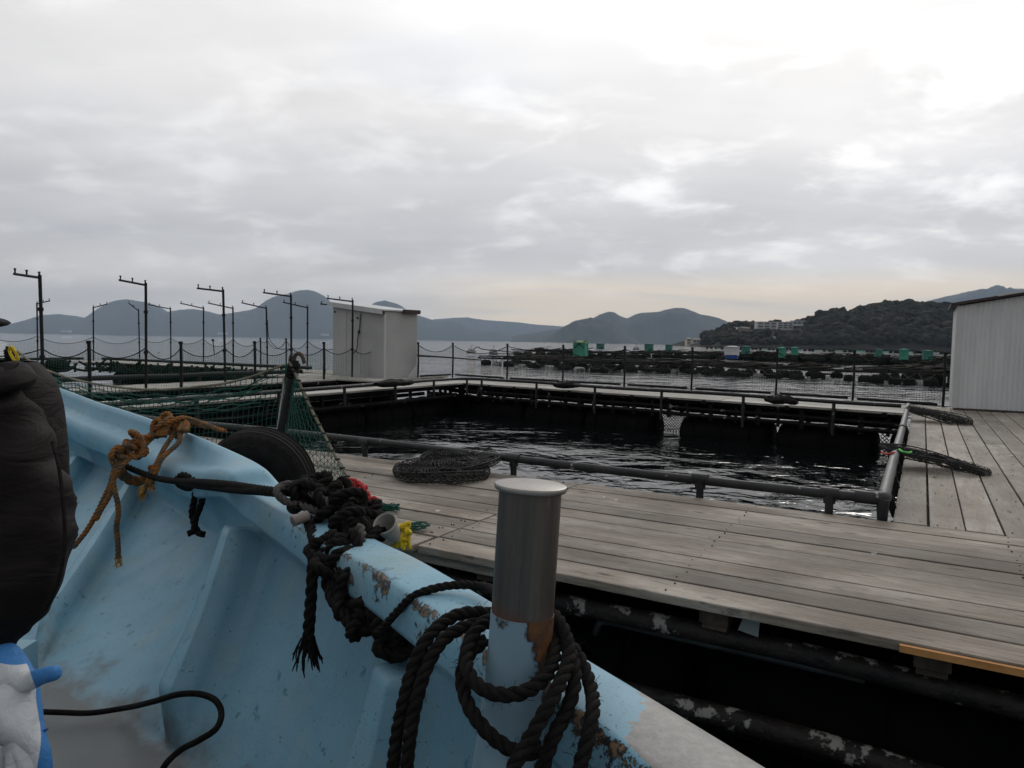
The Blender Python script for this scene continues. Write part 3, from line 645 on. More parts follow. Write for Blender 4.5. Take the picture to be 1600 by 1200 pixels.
# near deck
mb = MB(); wd = .2135
for k in range(10):
    y = 3.14 + k * wd
    cuts = [-16, -9.2 - (k % 3) * .7, -2.42 + .004 * k, 8.5] if k < 10 else [-16, 8.5]
    for a, b in zip(cuts, cuts[1:]):
        sag = .03 if (k == 0 and b < 0) else 0
        mb.box(((a + b) / 2, y + wd / 2 - sag, DZ - .022 + rnd.uniform(-.004, .004)), (b - a - .016, wd - .008 + rnd.uniform(-.005, .002), .044), Matrix.Rotation(rnd.uniform(-.0007, .0007), 3, 'Z'))
o = mb.build('plank_deck', M_DECK, pen); md = o.modifiers.new('bevel', 'BEVEL'); md.width = .005; md.segments = 2
mb = MB(); nr = random.Random(4)
for k in range(10):
    for x in [-2.52 + .02 * nr.random(), -2.36] + [-5.5 + 1.5 * q for q in range(8)]:
        for e in (.05, .16): xx, yy = x + nr.uniform(-.02, .02), 3.14 + k * .2135 + e + nr.uniform(-.01, .01); mb.cyl((xx, yy, DZ - .004), (xx, yy, DZ + .0045), .0048, 6)
for k in range(14):
    for y in [5.36] + [6.5 + 1.4 * q for q in range(6)]:
        for e in (.05, .16): xx, yy = -.13 + k * .2075 + e + nr.uniform(-.01, .01), y + nr.uniform(-.03, .03); mb.cyl((xx, yy, DZ - .004), (xx, yy, DZ + .0045), .0048, 6)
tag(mb.build('nail_heads', M_RUST, pen), kind='stuff')
mb = MB(); mb.box((1.72, 3.131, DZ - .026), (3.5, .018, .028)); mb.build('split_plank_edge', M_RAWEDGE, pen)['label'] = 'fresh orange split edge of the front plank'
# right deck, planks running away
mb = MB(); wd = .2075
for k in range(36):
    x = -.13 + k * wd; cuts = [5.285, 16.2 + .25 * (k % 2) if k < 4 else rnd.choice([10.4, 11.2, 12.5, 13.1]), 17.6]
    if k < 4: cuts = [5.285, far_out(x)]
    for a, b in zip(cuts, cuts[1:]):
        mb.box((x + wd / 2, (a + b) / 2, DZ - .022 + rnd.uniform(-.003, .003)), (wd - .011 + rnd.uniform(-.004, .002), b - a - .014, .044), Matrix.Rotation(rnd.uniform(-.0006, .0006), 3, 'Z'))
o = mb.build('plank_deck', M_DECKY, pen); md = o.modifiers.new('bevel', 'BEVEL'); md.width = .005; md.segments = 2
# far walkway (aslant) and left walkway
mb = MB(); n = 9
for k in range(n):
    u0, u1 = k / n + .003, (k + 1) / n - .003; xs = [-12.4, -8, -3.6, -.14]
    for a, b in zip(xs, xs[1:]):
        q = [(x, far_in(x) + (far_out(x) - far_in(x)) * u) for u in (u0, u1) for x in (a + .008, b - .008)]
        vs = [(x, y, zz) for zz in (DZ - .04, DZ) for x, y in q]
        mb.add(vs, [(0, 1, 3, 2), (4, 6, 7, 5), (0, 4, 5, 1), (1, 5, 7, 3), (3, 7, 6, 2), (2, 6, 4, 0)])
mb.build('far_walkway', M_WALK, pen)
mb = MB()
for k in range(6):
    x = -12.25 + k * .235
    for a, b in ((-6, -.5), (-.5, 4.6), (4.6, 10.3), (10.3, 16.2)): mb.box((x + .1175, (a + b) / 2, DZ - .02 + rnd.uniform(-.002, .002)), (.225, b - a - .014, .04))
mb.build('left_walkway', M_WALKY, pen)
# pipe rail round the inside
RZ = DZ + .135
def rail(pts, r, m, posts, lab=None):
    mb = MB(); mb.tube(pts, r, 14); o = mb.build('pipe_rail', m, pen, True, 50)
    for p, zb in posts:
        pm = MB(); pm.cyl(p, (p[0], p[1], zb), r * .82, 12); pm.build('rail_post', m, o, True, 50)
    return o
near_y = 5.335
jx = -.22
r1 = rail([(x, near_y + .004 * math.sin(x), RZ + .012 * math.sin(x * .9)) for x in [jx - .9 * k for k in range(17)]], .034, M_PIPE, [((x, near_y, RZ), DZ - .07) for x in (-.52, -1.42, -3.05, -4.75, -6.6, -8.6, -10.4)])
for x in (-.52, -1.42, -3.05, -4.75): mb = MB(); mb.lathe((x - .0, near_y, RZ), [(.041, -.06), (.041, .06)], 14, Matrix.Rotation(R(90), 3, 'Y')); mb.cyl((x, near_y, RZ), (x, near_y, RZ - .07), .040, 12); mb.build('tee_joint', M_PIPE, r1, True, 50)
r2 = rail([(jx + .03, near_y + .06 + 1.0 * k, RZ + .01 * math.sin(k)) for k in range(10)], .039, M_PIPEL, [((jx + .03, y, RZ), DZ - .25) for y in (7.1, 9.4, 11.6)])
mb = MB(); mb.tube(cr([(jx - .14, near_y, RZ), (jx - .03, near_y, RZ), (jx + .03, near_y + .04, RZ), (jx + .03, near_y + .16, RZ)], 6), .045, 14); mb.cyl((jx + .03, near_y + .0, RZ), (jx + .03, near_y, RZ - .36), .043, 12, .018)
mb.build('elbow_joint', M_PIPE, r2, True, 50)
for y in (8.1, 10.3): mb = MB(); mb.lathe((jx + .03, y, RZ), [(.046, -.05), (.046, .05)], 14, Matrix.Rotation(R(90), 3, 'X')); mb.build('collar_joint', M_PIPEL, r2, True, 50)
for y in (5.75, 6.6, 7.35, 8.3, 9.2, 10.1, 11.0): mb = MB(); mb.bar((jx + .05, y, RZ - .05), (jx + .10, y, DZ - .06), .02, .05); mb.build('rail_bracket', M_IRON, r2)
far_pts = [(x, far_in(x) - .06, RZ + .01 * math.sin(x * 1.3)) for x in [-.3 - .62 * k for k in range(16)]]
cor = cr([far_pts[-1], (-10.25, far_in(-10.25) - .06, RZ), (-10.6, far_in(-10.6) - .3, RZ), (-10.72, far_in(-10.7) - .9, RZ), (-10.74, 13.8, RZ)], 6)
rail(far_pts + cor[1:], .038, M_PIPE, [((x, far_in(x) - .06, RZ), DZ - .5) for x in (-1.4, -3.1, -4.9, -6.6, -8.3)] + [((-10.1, far_in(-10.1) - .08, RZ), DZ - .3), ((-10.5, far_in(-10.5) - .25, RZ), DZ - .3), ((-10.72, 14.6, RZ), DZ - .3)])
rail([(-10.74, 14.0 - .8 * k, RZ - .005 * k) for k in range(20)], .042, M_PIPE, [((-10.74, y, RZ), DZ - .3) for y in (13.1, 11.4, 9.6, 7.8, 5.9)])
# black steel frame under the walkways
mb = MB()
for zz in (.735, .58, .44):
    for dy in (.12, 1.1, 2.05): mb.tube([(x, far_in(x) + dy, zz + .008 * math.sin(x * 2)) for x in [-12.2 + .7 * k for k in range(18)]], .04 if zz < .7 else .055, 8)
for k in range(26):
    x = -11.8 + k * .47
    for dy in ((.12,) if k % 3 else (.12, 1.1, 2.05)): mb.box((x + .06 * math.sin(k * 5), far_in(x) + dy, .56), (.055 + .03 * (k % 2), .06, .42))
for k in range(14): x = -11.6 + k * .85; mb.bar((x, far_in(x), .745), (x, far_out(x), .745), .09, .08)
for xx in (-11.0, -12.1):
    for zz in (.70, .45): mb.tube([(xx, -6 + k, zz) for k in range(23)], .05, 8)
for k in range(30): mb.box((-11.0, -5.5 + k * .75, .58), (.06, .06, .4)); mb.bar((-10.95, -5.5 + k * .75, .73), (-12.2, -5.5 + k * .75, .73), .08, .07)
for xx in (.05, 3.2, 6.8):
    for zz in (.71, .46): mb.tube([(xx, 5.3 + k * .9, zz) for k in range(13)], .05, 8)
for k in range(15): mb.box((.05, 5.5 + k * .75, .55), (.06, .06, .42)); mb.bar((0, 5.5 + k * .75, .72), (7.2, 5.5 + k * .75, .72), .07, .06)
for yy in (5.1, 4.2):
    for zz in (.69, .40): mb.tube([(-14 + k, yy, zz) for k in range(23)], .055, 8)
mb.build('under_frame', M_IRON, pen)
# front pipes seen below the near deck edge
for yy, zz, r in ((3.27, .60, .047), (3.33, .19, .052)):
    mb = MB(); mb.tube([(-14 + .4 * k, yy + .012 * math.sin(k * 1.7), zz + .01 * math.sin(k)) for k in range(57)], r, 14)
    mb.build('frame_pipe', M_FPIPE, pen, True)
mb = MB(); mb.tube([(-1.45, 3.44, .40), (-1.42, 3.44, .47)] + [(-1.36 + .3 * k, 3.44, .485) for k in range(5)], .02, 8); mb.build('thin_pipe', M_PIPEL, pen, True)
for i, x in enumerate((-2.0, -.77, .085, 1.3, 2.6, 4.3, 6.0)):
    mb = MB(); mb.box((x, 3.27, .703), (.11, .12, .10)); mb.box((x, 3.20, .715), (.13, .012, .06)); mb.build('pipe_bracket', M_RUST, pen)
mb = MB(); mb.add([(-.64, 3.24, .755), (-.575, 3.23, .757), (-.58, 3.23, .655), (-.67, 3.24, .665), (-.64, 3.252, .755), (-.575, 3.242, .757), (-.58, 3.242, .655), (-.67, 3.252, .665)], [(0, 1, 2, 3), (7, 6, 5, 4), (0, 4, 5, 1), (1, 5, 6, 2), (2, 6, 7, 3), (3, 7, 4, 0)]); mb.build('white_tag_plate', M_WFLOAT, pen)
mb = MB(); mb.box((-2.3, 3.42, .735), (.9, .5, .07)); mb.box((-1.75, 3.45, .66), (.12, .5, .08)); mb.build('joist_end', M_DECK, pen)
mb = MB()
for k in range(12): mb.bar((-13 + k * 1.8, 3.3, .73), (-13 + k * 1.8, 5.2, .73), .09, .07)
mb.build('joist', M_RUST, pen)
# floats
fb = MB(); fb.lathe((0, 0, 0), [(.06, -.88), (.34, -.86), (.40, -.78), (.415, -.4), (.415, .4), (.40, .78), (.34, .86), (.06, .88)], 20, Matrix.Rotation(R(90), 3, 'Y'))
for zz in (-.55, 0, .55): fb.tube([(zz, .42 * math.cos(q / 16 * 6.283), .42 * math.sin(q / 16 * 6.283)) for q in range(16)], .018, 5, closed=True)
fproto = None
def fl(x, y, rz, s=1.0, z=.02):
    global fproto
    if fproto is None: o = fproto = fb.build('float', M_FLOAT, pen, True, 60)
    else: o = fproto.copy(); C.objects.link(o)
    o.parent = pen; o.location = (x, y, z); o.rotation_euler = (rnd.uniform(0, 6), 0, rz); o.scale = (s, 1, 1)
for k, x in enumerate((-11.6, -9.75, -7.9, -6.06, -3.55, -1.55, .45)): fl(x, far_in(x) + .55, -.17, 1.02 if k != 4 else 1.1)
for k in range(12): fl(-11.5, 15.2 - k * 1.77, R(90))
for k in range(7): fl(.7, 6.4 + k * 1.8, R(90))
for k in range(12): fl(-13 + k * 1.85, 3.95, 0, 1.02, .0)
for k in range(12): fl(-13.9 + k * 1.85, 4.9, 0, 1.02, .0)
for k in range(5): fl(5.5, 6.4 + k * 2.1, R(90))
# scrap of chain-link style net closing the gaps between the far floats
def netting(mb, fn, nu, nv, r, sub=1, diag=False, hole=0):
    for i in range(nu + 1):
        pts = [fn(i / nu, j / (nv * sub)) for j in range(nv * sub + 1)]
        if diag: pts = [fn(((i + j / sub) / nu) % 1.0 if False else min(1, max(0, i / nu + (j / (nv * sub)) * nv / nu)), j / (nv * sub)) for j in range(nv * sub + 1)]
        mb.tube(pts, r, 3, False)
    for j in range(nv + 1):
        mb.tube([fn(i / (nu * sub), j / nv) for i in range(nu * sub + 1)], r, 3, False)
for x0, x1 in ((-5.2, -4.5), (-2.65, -2.45), (-.62, -.48)):
    mb = MB()
    n = max(3, int((x1 - x0) / .07))
    for i in range(-8, n + 1):
        for sg in (1, -1):
            p = []
            for j in range(9):
                x = x0 + (i + (j if sg > 0 else 8 - j)) * .07
                if x0 <= x <= x1: p.append((x, far_in(x) + .5, -.12 + j * .07))
            if len(p) > 1: mb.tube(p, .009, 4, False)
    mb.build('gap_netting', M_IRON, pen)

# ------------------------------------------------------------------ fence round the outer edge
def catenary(p, q, sag, n=10):
    p, q = Vector(p), Vector(q); return [p.lerp(q, k / n) - Vector((0, 0, sag * 4 * (k / n) * (1 - k / n))) for k in range(n + 1)]
def fence(label, bases, hs, sags, netm, cell=.06, r=.0022, top=.9, postr=.024, netspans=None):
    ro = empty('net_fence', bases[0], 0, label, 'fence'); o = Vector(bases[0]); B = [Vector(b) - o for b in bases]
    for b, h in zip(B, hs):
        if h:
            mb = MB(); mb.tube([b + Vector((0, 0, -.12)), b + Vector((.01, 0, h * .5)), b + Vector((0, .01, h))], postr, 8); mb.tube([b + Vector((0, 0, h - .03)), b + Vector((0, 0, h + .03))], postr * 1.35, 8)
            mb.build('fence_post', M_POST, ro, True, 50)
    tops = [b + Vector((0, 0, top)) for b in B]
    mb = MB()
    for i, (a, b) in enumerate(zip(tops, tops[1:])): mb.tube(catenary(a, b, sags[i % len(sags)]), .011, 6)
    mb.build('top_rope', M_ROPEB, ro, True)
    mb = MB()
    for i, (a, b) in enumerate(zip(tops, tops[1:])):
        if netspans is not None and i not in netspans: continue
        L = (b - a).length; n = int(L / cell); sg = sags[i % len(sags)]; nv = int(top / cell)
        def pt(u, v):
            t_ = a.lerp(b, u); hh = top - sg * 4 * u * (1 - u); return Vector((t_.x, t_.y, t_.z - top + .03 + (hh - .03) * v))
        for k in range(n + 1): mb.tube([pt(k / n, 0), pt(k / n, 1)], r, 3, False)
        for j in range(nv + 1): mb.tube([pt(k / 8, j / nv) for k in range(9)], r, 3, False)
    if mb.v: mb.build('netting', netm, ro)
    return ro
fb_ = [P(640, 592), P(653, 590), P(707, 587), P(792, 593), P(879, 598), P(975, 603), P(1080, 609), P(1212, 617), P(1332, 625), P(1473, 636)]
fence('dark post and net fence along the outer edge of the far walkway', fb_[1:], [1.05] * 9, [.22, .25, .10, .3, .22, .3, .25, .28], M_NETD, .055, .0025, 1.0, .026)
mb = MB()
for i in range(1, 9): a, b = fb_[i].lerp(fb_[i + 1], .06), fb_[i].lerp(fb_[i + 1], .94); mb.tube([a + Vector((0, 0, .04)), b + Vector((0, 0, .04))], .03, 8)
tag(mb.build('toe_pipe', M_POST, None, True), 'low black pipe lying along the foot of the far fence', 'pipe')

# ------------------------------------------------------------------ left raft
lr = empty('left_pen_raft', (0, 0, 0), R(-30), 'second fish pen raft with pale walkways, left of the main pen', 'pontoon')
def planks(name, x0, x1, y0, y1, along, m, z=DZ):
    mb = MB()
    if along == 'x':
        n = max(1, round((y1 - y0) / .22)); w_ = (y1 - y0) / n
        for k in range(n): mb.box(((x0 + x1) / 2, y0 + w_ * (k + .5), z - .02 + rnd.uniform(-.003, .003)), (x1 - x0, w_ - .01, .04))
    else:
        n = max(1, round((x1 - x0) / .22)); w_ = (x1 - x0) / n
        for k in range(n): mb.box((x0 + w_ * (k + .5), (y0 + y1) / 2, z - .02 + rnd.uniform(-.003, .003)), (w_ - .01, y1 - y0, .04))
    mb.build(name, m, lr)
planks('front_walkway', -15.9, -14.42, -4, 16.0, 'y', M_WALKY)
planks('far_walkway', -31.4, -13.2, 17.25, 18.75, 'x', M_WALK)
planks('hut_platform', -17.6, -13.1, 15.0, 17.24, 'x', M_WALK)
planks('left_walkway', -31.4, -30.0, 3.0, 17.24, 'y', M_WALKY)
mb = MB()
for x in (-14.5, -15.8, -30.1, -31.2):
    for zz in (.71, .5): mb.tube([(x, -4 + k, zz) for k in range(21)], .06, 8)
for y in (17.35, 18.6):
    for zz in (.71, .5): mb.tube([(-31.3 + k, y, zz) for k in range(19)], .06, 8)
for k in range(28): mb.box((-14.5, -4 + .75 * k, .6), (.07, .07, .4)); mb.box((-15.8, -4 + .75 * k, .6), (.07, .07, .4)); mb.box((-30.1, -4 + .75 * k, .6), (.07, .07, .4))
for k in range(24): mb.box((-31 + .75 * k, 17.35, .55), (.07, .07, .4))
mb.build('under_frame', M_IRON, lr)
mb = MB(); mb.tube([(-15.98, -4 + k, DZ + .17 + .01 * math.sin(k * 2)) for k in range(20)], .06, 10); mb.tube([(-29.95, 3.5 + k, DZ + .16) for k in range(14)], .055, 10); mb.tube([(-29.6 + k, 17.1, DZ + .16) for k in range(13)], .055, 10)
for k in range(9): mb.cyl((-15.98, -3 + 2.1 * k, DZ + .17), (-15.98, -3 + 2.1 * k, DZ - .2), .045, 8)
for k in range(7): mb.cyl((-29 + 2 * k, 17.1, DZ + .16), (-29 + 2 * k, 17.1, DZ - .2), .045, 8)
for k in range(6): mb.cyl((-29.95, 4 + 2.3 * k, DZ + .16), (-29.95, 4 + 2.3 * k, DZ - .2), .045, 8)
mb.build('pipe_rail', M_POST, lr, True, 50)
fp2 = None
for (x, y, rz) in [(-15.1, -3 + 2.2 * k, R(90)) for k in range(9)] + [(-30.7, 4 + 2.2 * k, R(90)) for k in range(6)] + [(-29 + 2.2 * k, 18.0, 0) for k in range(7)]:
    if fp2 is None: o = fp2 = fb.build('float', M_FLOAT, lr, True, 60)
    else: o = fp2.copy(); C.objects.link(o)
    o.parent = lr; o.location = (x, y, 0.05); o.rotation_euler = (0, 0, rz)
mb = MB()
rr = random.Random(5)
for k in range(60):                            # nets and ropes gathered along the inner rail
    x, y = rr.uniform(-29.5, -17), 17.0 - rr.random() ** 2 * .5; L = rr.uniform(.5, 2); mb.tube(cr([(x, y, .9 - rr.random() * .3), (x + L * .3, y - .1, .55), (x + L * .7, y - .1, .5), (x + L, y, .9 - rr.random() * .3)], 4), rr.uniform(.03, .07), 5)
for k in range(40):
    y = rr.uniform(3, 16.5); x = -29.8 + rr.random() * .3; L = rr.uniform(.5, 2); mb.tube(cr([(x, y, .9 - rr.random() * .3), (x + .1, y + L * .3, .55), (x + .1, y + L * .7, .5), (x, y + L, .9 - rr.random() * .3)], 4), rr.uniform(.03, .07), 5)
mb.build('gathered_net', M_SOCK, lr)
mb = MB(); mb.blob(P(88, 569, .80) , (.42, .35, .22), 3, .3, 2, 3); tag(mb.build('net_heap', M_SOCK, None, True), 'rounded dark net heap on the back walkway of the left raft', 'net heap')

# bent poles with pegs
pole_mesh = {}
def bent_pole(px, pyb, pyt, tipx, tipy, label, group, front):
    base = P(px, pyb); Y = base.y; top = PY(px, pyt, Y); ht = top.z - base.z
    key = front
    arm_dir = W(-1, 0, 0) if tipx < px else W(0, 0, 0)
    kpx = abs(tipx - px) * Y / F
    ang = R(150) if tipx < px else R(-62)
    if tipx < px: dv = Vector((-c30, s30, 0))
    else: dv = Vector((s30, c30, 0)) * -1 if False else Vector((.94, -.34, 0))
    if px == 218: dv = Vector((-.55, -.83, 0))
    r_ = .028 if front else .029; base = base.copy()
    # arm length so that its tip falls where the photo has it
    a = abs(tipx - px) / F * Y; den = abs(dv.x - ((tipx - 800) / F) * dv.y) or 1; L = min(1.6, a / den)
    ro = empty('bent_pole', base, 0, label, 'pole', group); ro.rotation_euler = (rnd.uniform(-.012, .012), rnd.uniform(-.014, .014), 0)
    rise = PY(tipx, tipy, Y + dv.y * L).z - top.z
    pm = MB(); pm.tube([(0, 0, -.25), (.004, 0, ht * .5), (0, 0, ht + r_)], r_, 10)
    for zz in (.36, .74): pm.lathe((0, 0, ht * zz), [(r_ * 1.5, -.03), (r_ * 1.5, .03)], 10); 
    pm.build('upright', M_POST, ro, True, 50)
    am = MB(); am.tube([Vector((0, 0, ht - .02)), dv * L + Vector((0, 0, ht - .02 + rise))], r_ * .8, 8); am.build('arm', M_POST, ro, True, 50)
    for q in (.02, .5, .96):
        gm = MB(); b = dv * L * q + Vector((0, 0, ht - .02 + rise * q)); gm.tube([b, b + Vector((0, 0, .06)), b + Vector((0, 0, .10))], [.014, .014, .022], 8); gm.build('peg', M_POST, ro, True, 50)
    return ro
G1, G2 = 'tall bent poles along the near side of the left raft', 'bent poles round the far side of the left raft'
for a in ((68, 628, 432, 28, 425, 'tallest-looking bent pole, nearest the seated person, arm pointing left'), (228, 610, 444, 187, 437, 'bent pole in the near row standing before the rounded mountain, arm pointing left'),
          (352, 601, 454, 312, 449, 'near-row bent pole between the rounded mountain and the peak'), (455, 594, 462, 412, 456, 'near-row bent pole rising in front of the mountain peak'),
          (550, 589, 470, 510, 465, 'near-row bent pole standing in front of the grey hut')): bent_pole(*a[:5], a[5], G1, True)
for a in ((59, 566, 474, 79, 469, 'far bent pole just left of the tallest near pole, arm pointing right'), (146, 564, 480, 168, 474, 'far bent pole at the left foot of the rounded mountain, arm pointing right'),
          (218, 563, 485, 203, 473, 'far bent pole with a steeply foreshortened arm, left of the second near pole'), (267, 565, 482, 230, 475, 'far bent pole whose arm meets the second near pole'),
          (318, 569, 481, 282, 473, 'far bent pole between the second and third near poles'), (364.5, 573, 481, 326, 473, 'far bent pole just right of the third near pole'),
          (418, 577, 481, 380, 472, 'far bent pole left of the peak, before the pole with the loose cord'), (480, 578, 480, 442, 472, 'far bent pole left of the grey hut with a cord hanging near it')):
    bent_pole(*a[:5], a[5], G2, False)
bent_pole(541, 583.5, 477, 501, 473.5, 'far bent pole hidden behind the grey hut, only its arm tip showing at the left', G2, False)
# short posts and nets on the left raft
nf = [P(x, y) for x, y in ((-60, 645), (68, 622), (140, 615), (228, 609.5), (283, 606), (352, 602), (398, 598.5), (455, 595), (506, 592.5), (550, 591), (586, 589), (640, 587))]
fence('green net fence with sagging ropes along the near side of the left raft', nf, [0, 0, 1.0, 0, 1.0, 0, 1.02, 0, 1.02, 0, 1.05, 0], [.10, .16, .2, .24, .2, .22, .2, .2, .18, .18, .2], M_NETG, .06, .0024, .88, .034, range(0, 10))
bf = [P(x, y) for x, y in ((-20, 569), (59, 566), (146, 564), (218, 563), (267, 565), (318, 569), (364.5, 573), (407, 576), (418, 577), (447, 577.5), (480, 578), (541, 583.5))]
fence('faint green net fence along the far side of the left raft', bf, [0, 0, 0, 0, 0, 0, 0, 1.1, 0, 1.1, 0, 0], [.22, .3, .3, .22, .24, .3, .25, .1, .3, .3, .3], M_NETG, .075, .003, 1.05, .028, range(0, 11))
mb = MB(); mb.tube(cr([PY(418, 500, 25), PY(421, 530, 25), PY(434, 544, 25), PY(455, 545, 24.6)], 6), .012, 5); tag(mb.build('loose_cord', M_ROPEB), 'loose black cord looping from a far bent pole', 'cord')
mb = MB(); q = P(333, 571); mb.tube([q + Vector((0, 0, 1.0)), q + Vector((.02, 0, .8)), q + Vector((.05, 0, .45))], .018, 5); mb.blob(q + Vector((0, 0, 1.0)), .06, 1, .3, 2, 1); tag(mb.build('hanging_rope_end', M_ROPEB), 'knotted rope end hanging from the far fence rope right of a far pole', 'rope')

# ------------------------------------------------------------------ grey hut on the left raft
a, b, c_ = P(520, 585), P(601, 591), P(640, 590)
an = math.atan2(b.y - a.y, b.x - a.x); ln = (b - a).length; dp = 1.25
hut = empty('storage_hut', a, an, 'pale grey panelled hut with a lean-to roof on the left raft', 'hut')
hl, hr_ = PY(518, 474, a.y).z - .8, PY(603, 486.5, b.y).z - .8
mb = MB()
def prism(mb, x0, x1, y0, y1, z0, h0, h1):
    mb.add([(x0, y0, z0), (x1, y0, z0), (x1, y1, z0), (x0, y1, z0), (x0, y0, h0), (x1, y0, h1), (x1, y1, h1), (x0, y1, h0)], [(0, 1, 2, 3), (4, 7, 6, 5), (0, 4, 5, 1), (1, 5, 6, 2), (2, 6, 7, 3), (3, 7, 4, 0)])
prism(mb, 0, ln, 0, dp, 0, hl, hr_); mb.build('wall_panels', M_WHITE, hut)
mb = MB(); prism(mb, -.12, ln + .08, -.10, dp + .05, hl, hl + .03, hr_ + .03)
mb = MB(); mb.add([(x, y, z_) for y in (-.12, dp + .1) for x, z_ in ((-.1, hl + .012), (ln + .05, hr_ + .012), (ln + .05, hr_ + .055), (-.1, hl + .055))], [(0, 1, 2, 3), (7, 6, 5, 4), (0, 4, 5, 1), (1, 5, 6, 2), (2, 6, 7, 3), (3, 7, 4, 0)])
mb.add([(x, y, z_) for y in (-.135, -.122) for x, z_ in ((-.12, hl - .09), (ln + .03, hr_ - .09), (ln + .03, hr_ + .05), (-.12, hl + .05))], [(0, 1, 2, 3), (7, 6, 5, 4), (0, 4, 5, 1), (1, 5, 6, 2), (2, 6, 7, 3), (3, 7, 4, 0)])
mb.build('roof', M_TRIM, hut)
mb = MB(); mb.box((ln + .10, dp * .75, hr_ + .02), (.1, dp * .5, .12)); mb.build('gutter_end', M_BROWN, hut)
mb = MB(); mb.box((ln + .004, -.004, hr_ * .5 - .05), (.05, .05, hr_ - .1)); mb.build('corner_trim', M_TRIM, hut)
mb = MB()
for fx in (.28, .56): mb.box((ln * fx, -.003, hl * .47), (.012, .012, hl * .86))
mb.build('panel_seam', M_WHITE, hut)
for x, zz in ((.13, hl * .88), (ln * .5, hl * .79)):
    mb = MB(); mb.lathe((x, -.004, zz), [(.03, 0), (.03, .03)], 12, Matrix.Rotation(R(90), 3, 'X')); mb.build('vent_hole', M_POST, hut)
mb = MB(); mb.tube(cr([(ln * .56, -.03, hl * .84), (ln * .55, -.03, hl * .66), (ln * .52, -.04, hl * .52), (ln * .5, -.05, hl * .36), (ln * .42, -.06, hl * .30)], 8), .014, 6); mb.box((ln * .535, -.03, hl * .6), (.05, .05, .09)); mb.build('cable', M_POST, hut)
mb = MB(); mb.add([(ln + .01, dp * .7, 0), (ln + .01, dp, 0), (ln + .01, dp, .45), (ln + .05, dp * .98, 0), (ln + .05, dp * 1.02, .3)], [(0, 1, 2), (0, 3, 1), (3, 4, 1), (0, 2, 4, 3)]); mb.build('torn_corner', M_TRIM, hut)

# ------------------------------------------------------------------ corrugated shed on the right deck
s0 = P(1489, 640); an = R(-30)
shed = empty('corrugated_shed', s0, an, 'white corrugated sheet shed with a brown roof edge on the right deck', 'shed')
h0 = PY(1497, 478, s0.y).z - .8; h1 = h0 + .30; SL, SDp = 4.6, 2.0
def corr(p0, p1, hh0, hh1, outv, pitch=.076, amp=.009):
    p0, p1 = Vector(p0), Vector(p1); L = (p1 - p0).length; n = int(L / pitch * 8); ov = Vector(outv); r0, r1_ = [], []
    for k in range(n + 1):
        u = k / n; q = p0.lerp(p1, u) + ov * amp * (1 + math.sin(u * L / pitch * 6.2832)); r0.append((q.x, q.y, .03)); r1_.append((q.x, q.y, hh0 + (hh1 - hh0) * u))
    return [r0, r1_]
mb = MB(); mb.grid(corr((.02, 0, 0), (SL, 0, 0), h0, h0 + .3 * SL / 1.35 * .8, (0, -1, 0))); mb.grid(corr((0, SDp, 0), (0, .0, 0), h0, h0, (-1, 0, 0))); mb.grid(corr((SL, 0, 0), (SL, SDp, 0), h0 + .8, h0 + .8, (1, 0, 0))); mb.grid(corr((SL, SDp, 0), (0, SDp, 0), h0 + .8, h0, (0, 1, 0)))
o = mb.build('corrugated_wall', M_CORR, shed, True)
e1 = h0 + .3 * SL / 1.35 * .8
mb = MB(); mb.box((.012, -.022, h0 / 2 + .01), (.075, .012, h0 - .01)); mb.build('corner_trim', M_TRIM, shed)
mb = MB(); mb.add([(x, y, z_) for y in (-.10, SDp + .1) for x, z_ in ((-.12, h0 + .0), (SL + .1, e1 + .0), (SL + .1, e1 + .07), (-.12, h0 + .05))], [(0, 1, 2, 3), (7, 6, 5, 4), (0, 4, 5, 1), (1, 5, 6, 2), (2, 6, 7, 3), (3, 7, 4, 0)])
mb.build('roof', M_BROWN, shed)
mb = MB(); mb.add([(x, y, z_) for y in (-.13, -.0) for x, z_ in ((.6, h0 + .16), (SL + .12, e1 + .075), (SL + .12, e1 + .10), (.6, h0 + .20))], [(0, 1, 2, 3), (7, 6, 5, 4), (0, 4, 5, 1), (1, 5, 6, 2), (2, 6, 7, 3), (3, 7, 4, 0)]); mb.build('roof_sheet', M_TRIM, shed)
mb = MB(); mb.box((SL / 2, -.03, .02), (SL, .05, .035)); mb.build('base_rail', M_BROWN, shed)

